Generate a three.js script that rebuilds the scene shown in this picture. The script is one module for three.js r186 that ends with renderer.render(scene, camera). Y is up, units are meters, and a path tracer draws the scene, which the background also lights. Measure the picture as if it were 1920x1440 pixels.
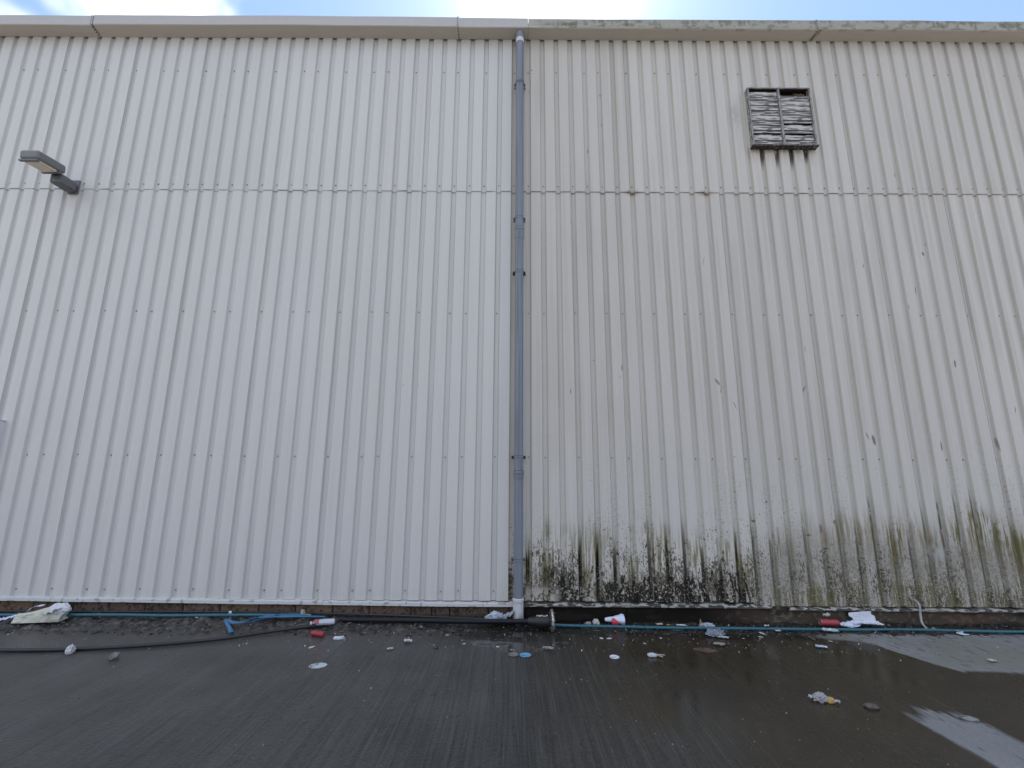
import * as THREE from 'three';
import { mergeGeometries, toCreasedNormals, mergeVertices } from 'three/addons/utils/BufferGeometryUtils.js';
import { RoundedBoxGeometry } from 'three/addons/geometries/RoundedBoxGeometry.js';

// ---------------------------------------------------------------- camera, sky, sun, exposure
const scene = new THREE.Scene();
const camera = new THREE.PerspectiveCamera(80.55, 4 / 3, 0.05, 2000);
camera.position.set(0, 1.62, 5.465);
camera.rotation.order = 'YXZ';
camera.rotation.set(Math.atan(850 / 4267), 0, 0.006);
const renderer = new THREE.WebGLRenderer({ antialias: true });
renderer.toneMapping = THREE.LinearToneMapping;
renderer.toneMappingExposure = 2.0;
renderer.shadowMap.enabled = true;

// seeded noise
function rng(seed) { let s = seed >>> 0; return () => { s = (s + 0x6d2b79f5) >>> 0; let t = Math.imul(s ^ (s >>> 15), 1 | s); t = (t + Math.imul(t ^ (t >>> 7), 61 | t)) ^ t; return ((t ^ (t >>> 14)) >>> 0) / 4294967296; }; }
function h2(x, y) { let h = Math.imul(x, 374761393) + Math.imul(y, 668265263) | 0; h = Math.imul(h ^ (h >>> 13), 1274126177); return ((h ^ (h >>> 16)) >>> 0) / 4294967296; }
function vn(x, y) {
  const ix = Math.floor(x), iy = Math.floor(y); let u = x - ix, v = y - iy; u = u * u * (3 - 2 * u); v = v * v * (3 - 2 * v);
  const a = h2(ix, iy), b = h2(ix + 1, iy), c = h2(ix, iy + 1), d = h2(ix + 1, iy + 1);
  return a + (b - a) * u + (c - a) * v + (a - b - c + d) * u * v;
}
function fbm(x, y, o) { let s = 0, a = 0.5, n = 0; for (let i = 0; i < o; i++) { s += a * vn(x + i * 17.3, y - i * 9.1); n += a; a *= 0.5; x *= 2.03; y *= 2.03; } return s / n; }
const clamp = (x, a = 0, b = 1) => Math.min(b, Math.max(a, x));
const sm = (a, b, x) => { const t = clamp((x - a) / (b - a)); return t * t * (3 - 2 * t); };
const mix = (a, b, t) => a + (b - a) * t;
function lerpTable(xs, ys, x) { if (x <= xs[0]) return ys[0]; for (let i = 1; i < xs.length; i++) if (x <= xs[i]) return mix(ys[i - 1], ys[i], (x - xs[i - 1]) / (xs[i] - xs[i - 1])); return ys[ys.length - 1]; }

const sunDir = new THREE.Vector3(0.06, 0.81, -0.585).normalize();
{
  const W = 1024, H = 512, data = new Float32Array(W * H * 4);
  for (let r = 0; r < H; r++) {
    const up = ((r + 0.5) / H - 0.5) * Math.PI, y = Math.sin(up);
    for (let c = 0; c < W; c++) {
      const ro = ((c + 0.5) / W - 0.5) * 2 * Math.PI, x = Math.cos(ro) * Math.cos(up), z = Math.sin(ro) * Math.cos(up), o = (r * W + c) * 4;
      const ang = Math.acos(clamp(x * sunDir.x + y * sunDir.y + z * sunDir.z, -1, 1)) * 180 / Math.PI;
      const e = Math.max(y, 0), haze = Math.pow(1 - e, 3);
      let R = mix(0.165, 0.44, haze), G = mix(0.283, 0.5, haze), B = mix(0.54, 0.6, haze);
      const aur = 0.75 * Math.exp(-ang / 7) + 0.12 * Math.exp(-ang / 22) + 3.5 * Math.exp(-(ang * ang) / 20);
      R += aur * 1.0; G += aur * 0.97; B += aur * 0.9;
      if (y > 0.01) {
        const k = 1 / (y + 0.12), px = x * k, pz = z * k;
        let d = fbm(px * 2.1 + 3.7, pz * 2.1 + 8.2, 6);
        // the cloud low over the roof left of the sun, and clearer air round the sun
        const az = Math.atan2(x, -z) * 180 / Math.PI, el = up * 180 / Math.PI;
        const cl = Math.exp(-(((az + 47) / 12) ** 2) - (((el - 47.5) / 6.5) ** 2));
        const clear = Math.exp(-((ang / 30) ** 2));
        d += 0.05 - 0.2 * clear;
        const strip = sm(88, 62, Math.abs(az)) * sm(26, 36, el) * sm(74, 62, el);
        const wisp = fbm(px * 3.4 + 1.7, pz * 3.4 + 5.2, 6);
        const cov = mix(sm(0.47, 0.62, d) * sm(0.01, 0.12, y), sm(0.5, 0.66, wisp * 0.8 + 0.42 * cl - 0.04), strip);
        const thick = sm(0.55, 0.8, d), lit = mix(1.0, 0.62, thick) * (1 + 0.5 * Math.exp(-ang / 30));
        R = mix(R, 0.98 * lit, cov * 0.92); G = mix(G, 0.97 * lit, cov * 0.92); B = mix(B, 0.98 * lit, cov * 0.92);
      }
      if (y < 0) { R = 0.2; G = 0.2; B = 0.2; }
      data[o] = R; data[o + 1] = G; data[o + 2] = B; data[o + 3] = 1;
    }
  }
  const sky = new THREE.DataTexture(data, W, H, THREE.RGBAFormat, THREE.FloatType);
  sky.mapping = THREE.EquirectangularReflectionMapping; sky.magFilter = sky.minFilter = THREE.LinearFilter; sky.needsUpdate = true;
  scene.background = sky; scene.environment = sky;
}
const sun = new THREE.DirectionalLight(0xfff1dc, 4.2);
sun.position.copy(sunDir).multiplyScalar(60); sun.castShadow = true;
sun.shadow.mapSize.set(4096, 4096);
Object.assign(sun.shadow.camera, { left: -30, right: 30, top: 30, bottom: -30, near: 1, far: 140 });
scene.add(sun); scene.add(sun.target);

// ---------------------------------------------------------------- helpers
const used = {};
function numbered(n) { const k = used[n] = (used[n] ?? -1) + 1; return k ? n + '_' + String(k).padStart(3, '0') : n; }
function tag(o, label, category, group) { o.userData = { ...o.userData, label, category }; if (group) o.userData.group = group; return o; }
function thing(name, label, category, pos = [0, 0, 0], turn = 0, group) {
  const g = new THREE.Group(); g.name = numbered(name); g.position.set(...pos); g.rotation.y = turn; scene.add(g); return tag(g, label, category, group);
}
function mesh(name, geo, mat, parent = scene) {
  const m = new THREE.Mesh(geo, mat); m.name = parent === scene ? numbered(name) : name; m.castShadow = m.receiveShadow = true; parent.add(m); return m;
}
const LUT = new Uint8Array(4097); for (let i = 0; i <= 4096; i++) { const l = i / 4096; LUT[i] = Math.round(255 * (l <= 0.0031308 ? 12.92 * l : 1.055 * Math.pow(l, 1 / 2.4) - 0.055)); }
const enc = (l) => LUT[Math.round(clamp(l) * 4096)];
function colorTex(w, h, f, wrap = THREE.ClampToEdgeWrapping) {           // f(u, v, out) gives linear colour
  const d = new Uint8Array(w * h * 4), c = [0, 0, 0];
  for (let j = 0, i = 0; j < h; j++) for (let k = 0; k < w; k++, i += 4) { f((k + 0.5) / w, (j + 0.5) / h, c); d[i] = enc(c[0]); d[i + 1] = enc(c[1]); d[i + 2] = enc(c[2]); d[i + 3] = 255; }
  const t = new THREE.DataTexture(d, w, h); t.colorSpace = THREE.SRGBColorSpace; t.wrapS = t.wrapT = wrap; t.magFilter = THREE.LinearFilter; t.minFilter = THREE.LinearMipmapLinearFilter; t.generateMipmaps = true; t.needsUpdate = true; return t;
}
function greyTex(w, h, f, wrap = THREE.ClampToEdgeWrapping) {
  const d = new Uint8Array(w * h * 4);
  for (let j = 0, i = 0; j < h; j++) for (let k = 0; k < w; k++, i += 4) { const g = clamp(f((k + 0.5) / w, (j + 0.5) / h)) * 255; d[i] = d[i + 1] = d[i + 2] = g; d[i + 3] = 255; }
  const t = new THREE.DataTexture(d, w, h); t.wrapS = t.wrapT = wrap; t.magFilter = THREE.LinearFilter; t.minFilter = THREE.LinearMipmapLinearFilter; t.generateMipmaps = true; t.needsUpdate = true; return t;
}
const lin = (r, g, b) => new THREE.Color().setRGB(r, g, b);
const std = (r, g, b, rough = 0.7, metal = 0, extra = {}) => new THREE.MeshStandardMaterial({ color: lin(r, g, b), roughness: rough, metalness: metal, side: THREE.DoubleSide, ...extra });
function box(w, h, d, x = 0, y = 0, z = 0, r = 0) { const g = r ? new RoundedBoxGeometry(w, h, d, 1, r) : new THREE.BoxGeometry(w, h, d); g.translate(x, y, z); return g; }
function merge(list) { return mergeGeometries(list.map((g) => { const n = g.index ? g.toNonIndexed() : g; for (const k of Object.keys(n.attributes)) if (!['position', 'normal', 'uv'].includes(k)) n.deleteAttribute(k); return n; })); }
function cyl(r0, r1, len, seg = 20) { return new THREE.CylinderGeometry(r0, r1, len, seg); }
function alongX(g) { g.rotateZ(Math.PI / 2); return g; }
function alongZ(g) { g.rotateX(Math.PI / 2); return g; }
function setUV(g, f) { const p = g.attributes.position, u = new Float32Array(p.count * 2); for (let i = 0; i < p.count; i++) { const [a, b] = f(p.getX(i), p.getY(i), p.getZ(i)); u[2 * i] = a; u[2 * i + 1] = b; } g.setAttribute('uv', new THREE.BufferAttribute(u, 2)); return g; }

// silt lying along the foot of the wall: its height above the yard
const BX = [-10, -8, -6, -4, -2.2, -0.9, -0.3, 0.5, 1, 3, 10], BH = [0.1, 0.1, 0.1, 0.09, 0.085, 0.05, 0, 0, 0.016, 0.016, 0.016];
const bank = (x, z) => { const t = clamp((z - 0.05) / 0.37); return lerpTable(BX, BH, x) * (1 - t * t * (3 - 2 * t)); };

// ---------------------------------------------------------------- cladding textures (metres on the wall)
const PITCH = 0.2, X0 = 0.004;
const WX = 9.6, WY = 8;
const SPOTS = [ // x, y, width, length, lean, strength on the right-hand cladding
  [0.255, 7.265, 0.022, 0.03, 0, 1], [0.285, 7.2, 0.012, 0.015, 0, 0.8], [0.21, 6.94, 0.012, 0.03, 0, 0.6], [0.63, 6.87, 0.015, 0.02, 0, 0.7], [1.22, 6.88, 0.02, 0.06, 0, 0.8], [1.225, 6.4, 0.018, 0.07, 0, 0.5],
  [1.02, 5.98, 0.02, 0.09, 0, 0.8], [2.41, 7.13, 0.012, 0.03, 0, 0.5], [2.58, 6.37, 0.014, 0.06, 0, 0.4], [5.17, 5.63, 0.03, 0.1, 0.1, 0.9], [5.36, 4.47, 0.04, 0.07, -0.3, 1], [5.43, 4.62, 0.014, 0.04, 0, 0.4],
  [6.35, 5.5, 0.012, 0.05, 0, 0.5], [0.77, 4.9, 0.014, 0.05, 0, 0.5], [2.48, 4.35, 0.014, 0.14, 0.25, 0.55], [1.02, 3.02, 0.022, 0.022, 0, 0.9], [1.36, 2.92, 0.02, 0.1, 0, 0.8], [1.33, 2.8, 0.02, 0.03, 0, 0.6], [0.72, 2.62, 0.02, 0.08, 0, 0.7],
  [2.53, 2.75, 0.05, 0.1, -0.6, 0.7], [2.57, 2.66, 0.02, 0.12, 0.35, 0.7], [2.72, 2.46, 0.016, 0.12, -0.3, 0.7], [3.66, 3.18, 0.02, 0.09, 0, 0.4], [3.6, 2.67, 0.03, 0.1, 0.5, 0.8], [4.55, 4.3, 0.016, 0.08, 0, 0.7], [5.2, 3.98, 0.016, 0.13, 0.05, 0.8],
  [5.05, 3.74, 0.016, 0.08, 0, 0.6], [5.5, 3.0, 0.03, 0.12, 0, 0.9], [4.98, 2.2, 0.02, 0.16, 0, 0.9], [5.15, 1.98, 0.022, 0.14, 0, 0.9], [4.35, 2.05, 0.05, 0.15, -0.15, 0.9], [4.28, 2.1, 0.03, 0.1, -0.3, 0.6], [6.13, 2.43, 0.016, 0.1, 0.1, 0.8], [6.27, 2.38, 0.016, 0.1, 0, 0.7],
  [6.25, 1.84, 0.03, 0.1, -0.2, 0.8], [6.7, 1.8, 0.03, 0.03, 0, 1], [6.4, 2.1, 0.02, 0.08, 0, 0.6], [5.84, 2.0, 0.025, 0.2, -0.1, 0.7], [3.0, 1.32, 0.03, 0.03, 0, 1], [2.46, 1.34, 0.02, 0.02, 0, 0.9], [2.82, 1.1, 0.045, 0.035, 0, 0.9], [3.6, 1.02, 0.05, 0.12, 0, 0.7], [2.37, 1.0, 0.05, 0.03, 0, 0.8],
  [1.15, 0.9, 0.03, 0.03, 0, 1], [1.08, 1.0, 0.03, 0.03, 0, 0.8], [1.55, 1.03, 0.03, 0.15, 0, 0.7], [4.2, 1.22, 0.03, 0.02, 0, 0.9], [3.44, 0.95, 0.04, 0.03, 0, 1], [2.66, 1.84, 0.02, 0.02, 0, 0.7], [4.6, 1.5, 0.02, 0.02, 0, 0.8], [6.1, 1.25, 0.03, 0.03, 0, 0.9], [3.75, 1.1, 0.05, 0.06, 0, 0.8],
];
const BIN = {}; for (const s of SPOTS) { for (let i = Math.floor((s[0] - 0.15) * 2); i <= Math.floor((s[0] + 0.15) * 2); i++) for (let j = Math.floor((s[1] - 0.2) * 2); j <= Math.floor((s[1] + 0.2) * 2); j++) (BIN[i + ',' + j] ??= []).push(s); }
const kr = (k, s) => h2(k * 7 + 13, s * 31 + 5);
function tone(c, r, g, b, a) { c[0] = mix(c[0], r, a); c[1] = mix(c[1], g, a); c[2] = mix(c[2], b, a); }

function rightWall(u, v, c) {
  const x = u * WX, y = v * WY, up = y > 5.343;
  const sheet = Math.floor(((x - X0) / PITCH - (up ? 3 : 4) + 0.185) / 5);
  const st = 1 + (h2(sheet + 40, up ? 1 : 2) - 0.5) * 0.07;
  const k = Math.round((x - X0) / PITCH), dx = x - X0 - k * PITCH, dv = Math.abs(dx), valley = 1 - sm(0.022, 0.04, dv);
  const streak = vn(x * 60, y * 0.55), streak2 = vn(x * 210 + 9, y * 0.9);
  const blot = fbm(x * 1.3, y * 1.1, 4), fine = vn(x * 90, y * 70);
  let b = 0.535 * st * (0.95 + 0.05 * streak + 0.03 * (streak2 - 0.5) + 0.06 * (blot - 0.5) + 0.03 * (fine - 0.5));
  c[0] = b * 1.045; c[1] = b * 0.995; c[2] = b * 0.9;
  const webShade = sm(0.021, 0.026, dv) * (1 - sm(0.036, 0.041, dv));
  tone(c, 0.3, 0.275, 0.235, webShade * (0.12 + 0.22 * vn(k * 2.3, y * 0.8)));  // shading of the sloping rib sides, painted into the sheet colour
  // washed-down dust
  const dust = sm(0.42, 0.75, vn(x * 22, y * 0.4 + 7)) * sm(0.3, 0.7, fbm(x * 2, y * 0.8 + 4, 3));
  tone(c, 0.36, 0.33, 0.285, 0.22 * dust);
  // thin brown runs down the edges of the ribs, more of them to the right
  const runTop = 3.6 + 2.2 * kr(k, 3), runEnd = 0.4, ra = kr(k, 4);
  const edge = Math.exp(-(((dx + 0.03 - 0.012 * kr(k, 9)) / 0.006) ** 2));
  tone(c, 0.2, 0.165, 0.12, edge * sm(runTop, runTop - 1.6, y) * sm(0.25, 0.8, vn(k * 3.3, y * 2.2)) * (0.15 + 0.65 * ra) * (x > 2.6 ? 1 : 0.45));
  tone(c, 0.3, 0.27, 0.22, valley * 0.16 * sm(0.45, 0.85, vn(k * 5.1 + 2, y * 0.7)));
  // painted shadow line under the lap of the upper sheets, rust at two of them
  const lap = Math.exp(-(((y - (5.342 - 0.012 * valley)) / 0.007) ** 2));
  tone(c, 0.13, 0.12, 0.11, lap * (0.35 + 0.35 * vn(x * 9, 3)));
  for (const rx of [1.6, 2.58]) { const d = Math.exp(-(((x - rx) / 0.07) ** 2)) * Math.exp(-(((y - 5.335) / 0.03) ** 2)); tone(c, 0.16, 0.075, 0.035, d * 0.75); }
  // under the eave
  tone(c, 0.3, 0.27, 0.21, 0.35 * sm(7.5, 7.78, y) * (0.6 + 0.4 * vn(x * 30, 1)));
  // below and beside the louvre vent
  if (x > 2.9 && x < 4.5 && y > 5.3 && y < 7.2) {
    const inside = sm(3.2, 3.28, x) * (1 - sm(4.08, 4.16, x));
    const drop = 0.08 + 0.3 * valley * (0.4 + 0.6 * kr(k, 6)) ;
    tone(c, 0.045, 0.035, 0.025, inside * sm(6.0 - drop, 6.0 - drop * 0.25, y) * (1 - sm(6.02, 6.06, y)) * (0.35 + 0.65 * valley) * sm(0.25, 0.55, vn(x * 70, y * 12) + 0.25 * valley));
    tone(c, 0.3, 0.25, 0.18, inside * 0.5 * sm(5.72, 6.0, y) * (1 - sm(6.0, 6.05, y)) * vn(x * 40, y * 3));
    tone(c, 0.25, 0.24, 0.23, 0.4 * Math.exp(-(((x - 3.1) / 0.1) ** 2) - (((y - 6.55) / 0.2) ** 2)) * sm(0.3, 0.7, fbm(x * 12, y * 8, 3)));
    tone(c, 0.05, 0.045, 0.03, 0.8 * sm(0.55, 0.7, fbm(x * 16, y * 14, 3)) * Math.exp(-(((y - 6.97) / 0.045) ** 2)) * sm(3.2, 3.3, x) * (1 - sm(3.7, 3.9, x)));
  }
  // gap shadow at the side laps, painted as thin dark lines
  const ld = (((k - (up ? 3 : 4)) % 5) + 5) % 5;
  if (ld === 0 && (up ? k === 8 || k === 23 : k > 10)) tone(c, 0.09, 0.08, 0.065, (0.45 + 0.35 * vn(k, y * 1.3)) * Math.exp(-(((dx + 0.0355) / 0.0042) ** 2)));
  // single marks
  const bin = BIN[Math.floor(x * 2) + ',' + Math.floor(y * 2)];
  if (bin) for (const s of bin) { const ddx = x - s[0] - (y - s[1]) * s[4], ddy = y - s[1], q = (ddx / s[2]) ** 2 * 7 + (ddy / s[3]) ** 2 * 6; if (q < 4) tone(c, 0.13, 0.11, 0.085, 0.9 * s[5] * sm(1.5, 0.5, q + 0.8 * (vn(x * 160, y * 120) - 0.5))); }
  // fine peppering that thickens downwards
  const pep = vn(x * 150, y * 85), pepper = sm(0.86 - 0.1 * sm(2.0, 0.9, y), 0.93, pep) * sm(2.6, 0.9, y) * sm(0.4, 0.6, vn(x * 5, y * 3));
  tone(c, 0.12, 0.1, 0.07, 0.75 * pepper);
  // algae and mould at the foot
  if (y < 2.0) {
    const farR = sm(2.5, 3.0, x);
    const T = mix(0.95, 1.35, sm(2.2, 4.2, x)) + (kr(k, 1) - 0.5) * 0.6 + 0.15 * (vn(x * 35, 3.3) - 0.5) - 0.25 * Math.exp(-(((x - 3.55) / 0.3) ** 2));
    const inV = sm(0.034, 0.014, Math.abs(dx + 0.016 - 0.008 * (kr(k, 21) - 0.5))) + 0.25 * sm(0.045, 0.03, dv);
    // streaks in the ribs
    const low = sm(T, 0.45, y), run = sm(T, T - 0.35, y) * inV * clamp((0.55 + 0.45 * kr(k, 2)) * (0.7 + 0.5 * low)) * sm(0.22 - 0.15 * low, 0.62 - 0.3 * low, vn(x * 95, y * 5) * 0.6 + vn(x * 30, y * 14) * 0.5);
    const green = sm(0.45, 0.75, vn(k * 1.7, y * 2.5));
    const gl = 1 - 0.6 * low; tone(c, mix(0.05, 0.085, green) * gl, mix(0.042, 0.078, green) * gl, mix(0.03, 0.024, green) * gl, run * 0.94);
    // ragged yellow-green growth rising up the crowns above the black
    const rag = sm(1.25 + 0.35 * (vn(x * 9, 6) - 0.5), 0.7, y) * (1 - farR) * sm(0.1, 0.4, x); tone(c, 0.17, 0.155, 0.06, 0.85 * rag * sm(0.5, 0.72, 0.5 * fbm(x * 9, y * 2.2, 3) + 0.5 * vn(x * 80, y * 6)));
    // faint veil of brown-grey dirt
    const veilTop = mix(0.75, 1.3, sm(2.4, 3.4, x)) + 0.3 * (fbm(x * 2.5, 2.2, 3) - 0.5);
    const veil = sm(veilTop, veilTop - 0.6, y);
    tone(c, 0.225, 0.205, 0.16, veil * mix(0.42, 0.72, farR) * (0.6 + 0.6 * (fbm(x * 6, y * 5, 3) - 0.25)));
    // olive band and patches
    const oc = 1.02 + 0.5 * (fbm(x * 1.9, 4.4, 3) - 0.5) + 0.3 * (kr(k, 15) - 0.5), ob = Math.exp(-(((y - oc) / (y > oc ? 0.17 : 0.36)) ** 2)) * sm(3.3, 3.75, x) * (1 - sm(5.7, 6.3, x)) * (0.45 + 0.75 * kr(k, 16));
    const o2 = sm(0.52, 0.3, y) * sm(2.85, 3.2, x) * (1 - sm(5.6, 6.2, x)) * 1.05;
    const o3 = Math.exp(-(((x - 2.68) / 0.16) ** 2)) * sm(0.85, 0.55, y) * 1.1 + Math.exp(-(((x - 3.05) / 0.14) ** 2) - (((y - 0.85) / 0.16) ** 2));
    const o4 = 0.6 * Math.exp(-(((x - 0.42) / 0.03) ** 2) - (((y - 0.98) / 0.14) ** 2)) + 0.55 * Math.exp(-(((x - 5.85) / 0.15) ** 2) - (((y - 0.8) / 0.2) ** 2)) + 0.4 * Math.exp(-(((x - 1.0) / 0.2) ** 2) - (((y - 0.85) / 0.15) ** 2));
    const on = sm(0.4, 0.62, 0.4 * fbm(x * 14, y * 2.2, 3) + 0.35 * vn(x * 70, y * 4) + 0.25 * vn(x * 170, y * 16));
    tone(c, 0.135, 0.122, 0.04, clamp((ob * 0.95 + o2 * 1.15 + o3 + o4 * 1.2) * on, 0, 0.9));
    tone(c, 0.2, 0.115, 0.045, 0.4 * ob * sm(0.62, 0.8, vn(x * 26, y * 2 + 5)));
    // speckled mould: fine, drawn out downwards
    const wx = x + 0.012 * (vn(x * 20, y * 14) - 0.5), clump = fbm(x * 7 + 3, y * 4, 3);
    const sp = vn(wx * 115, y * 40) * 0.45 + vn(wx * 250, y * 95) * 0.28 + clump * 0.42;
    const den = sm(1.2, 0.25, y) * mix(1.25, 0.85, farR) * (0.8 + 0.7 * (clump - 0.3));
    tone(c, 0.065, 0.055, 0.036, 0.9 * sm(0.9 - 0.34 * den, 0.98 - 0.34 * den, sp) * sm(1.35, 0.8, y));
    const sp2 = vn(wx * 75 + 9, y * 34 + 2) * 0.55 + vn(wx * 190, y * 75) * 0.45;
    tone(c, 0.12, 0.098, 0.06, 0.65 * sm(0.84 - 0.24 * den, 0.93 - 0.24 * den, sp2) * sm(1.3, 0.7, y));
    const gs = vn(wx * 150 + 4, y * 110) * 0.6 + 0.4 * vn(wx * 60, y * 50);
    tone(c, 0.17, 0.155, 0.125, 0.6 * farR * sm(0.42, 0.7, gs) * sm(1.05, 0.55, y + 0.25 * (clump - 0.5)));
    tone(c, 0.12, 0.11, 0.09, 0.55 * sm(0.62, 0.3, y) * (1 - farR) * sm(0.35, 0.7, gs));
    // black growth near the flashing, mostly between the pipe and the end of the flashing
    const bl = sm(0.74, 0.24, y) * (1 - farR) * sm(0.12, 0.6, x) * (0.72 + 0.3 * kr(k, 12) + 0.35 * (fbm(x * 3.1 + 2, y * 2, 2) - 0.5));
    const big = fbm(x * 11, y * 5 + 3, 3) * 0.45 + vn(wx * 52, y * 15) * 0.33 + vn(wx * 120, y * 60) * 0.22;
    tone(c, 0.018, 0.016, 0.011, 0.96 * sm(0.76 - 0.44 * bl, 0.83 - 0.44 * bl, big) * sm(0.0, 0.15, bl));
    tone(c, 0.02, 0.018, 0.012, 0.85 * inV * bl * (0.6 + 0.4 * vn(x * 50, y * 20)));
    const bl2 = sm(1.05, 0.3, y) * (1 - sm(0.3, 0.8, x));
    tone(c, 0.12, 0.085, 0.055, 0.8 * sm(0.84 - 0.26 * bl2, 0.92 - 0.26 * bl2, sp2) * bl2);
    // pale flakes and lichen
    const fl = vn(x * 120 + 31, y * 95 + 7);
    tone(c, 0.5, 0.47, 0.39, 0.9 * sm(0.8, 0.88, fl) * sm(0.75, 0.3, y)); tone(c, 0.52, 0.48, 0.4, 0.85 * sm(0.75, 0.84, vn(wx * 62 + 11, y * 48 + 5)) * sm(0.5, 0.28, y) * (1 - farR) * sm(0.45, 0.65, vn(x * 9, y * 9)));
    const clean = Math.exp(-(((x - 4.9) / 0.17) ** 2) - (((y - 0.78) / 0.1) ** 2)) * sm(0.35, 0.6, fbm(x * 20, y * 14, 3));
    tone(c, 0.45, 0.45, 0.44, 0.6 * clean);
    tone(c, 0.5, 0.47, 0.4, 0.75 * sm(0.42, 0.3, y) * (1 - sm(0.42, 0.62, x)) * sm(0.35, 0.5, fbm(x * 25, y * 18, 2)));
  }
}
function leftWall(u, v, c) {
  const x = u * WX - WX, y = v * WY, up = y > 5.343;
  const sheet = Math.floor(((x - X0) / PITCH - (up ? 3 : 4) + 0.185) / 5);
  const st = 1 + (h2(sheet + 90, up ? 1 : 2) - 0.5) * 0.05;
  const k = Math.round((x - X0) / PITCH), dx = x - X0 - k * PITCH, valley = 1 - sm(0.022, 0.04, Math.abs(dx));
  let b = 0.56 * st * (0.965 + 0.03 * vn(x * 50, y * 0.5) + 0.045 * (fbm(x * 1.1 + 5, y * 0.9, 4) - 0.5) + 0.02 * (vn(x * 80, y * 60) - 0.5));
  c[0] = b * 1.03; c[1] = b * 1.01; c[2] = b * 0.955;
  const dv = Math.abs(dx), webShade = sm(0.021, 0.026, dv) * (1 - sm(0.036, 0.041, dv));
  tone(c, 0.3, 0.285, 0.26, webShade * (0.1 + 0.14 * vn(k * 2.3, y * 0.8)));  // rib sides shaded in the colour here too
  tone(c, 0.4, 0.385, 0.35, valley * 0.12 * sm(0.4, 0.85, vn(k * 3.1, y * 0.6)));
  tone(c, 0.4, 0.375, 0.33, 0.14 * sm(0.5, 0.85, vn(x * 18, y * 0.35 + 3)) * sm(0.4, 0.7, fbm(x * 1.7, y * 0.7, 3)));
  tone(c, 0.18, 0.17, 0.16, Math.exp(-(((y - (5.342 - 0.012 * valley)) / 0.006) ** 2)) * (0.2 + 0.5 * vn(x * 6, 8)));  // dark line painted as the shadow below the upper row of sheets
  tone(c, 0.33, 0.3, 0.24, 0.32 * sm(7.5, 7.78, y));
  tone(c, 0.36, 0.33, 0.27, sm(0.4, 0.22, y) * 0.22 * vn(x * 24, y * 8));
  tone(c, 0.16, 0.14, 0.11, 0.5 * sm(0.93, 0.97, vn(x * 60, y * 40)) * sm(0.82, 0.95, vn(x * 2.2, y * 1.6)));
  tone(c, 0.45, 0.38, 0.2, 0.5 * Math.exp(-(((x + 0.1) / 0.05) ** 2)) * sm(0.5, 0.28, y) * vn(x * 60, y * 10));
}
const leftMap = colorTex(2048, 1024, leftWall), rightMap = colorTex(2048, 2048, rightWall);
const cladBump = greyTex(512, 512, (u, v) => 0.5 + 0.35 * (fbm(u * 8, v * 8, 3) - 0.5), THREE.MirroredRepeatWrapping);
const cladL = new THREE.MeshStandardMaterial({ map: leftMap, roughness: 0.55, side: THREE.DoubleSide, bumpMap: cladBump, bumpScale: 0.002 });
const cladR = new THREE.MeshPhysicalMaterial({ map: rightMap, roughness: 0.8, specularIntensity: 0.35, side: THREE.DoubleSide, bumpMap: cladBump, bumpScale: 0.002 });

// ---------------------------------------------------------------- the warehouse
const shed = thing('warehouse', 'long warehouse wall of pale ribbed metal cladding under a boxed eaves gutter', 'building');
const sheetFoot = (x) => (x < 0 ? 0.226 + 0.0025 * Math.max(0, -x - 1.5) : x < 2.9 ? 0.226 : 0.188);

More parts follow.
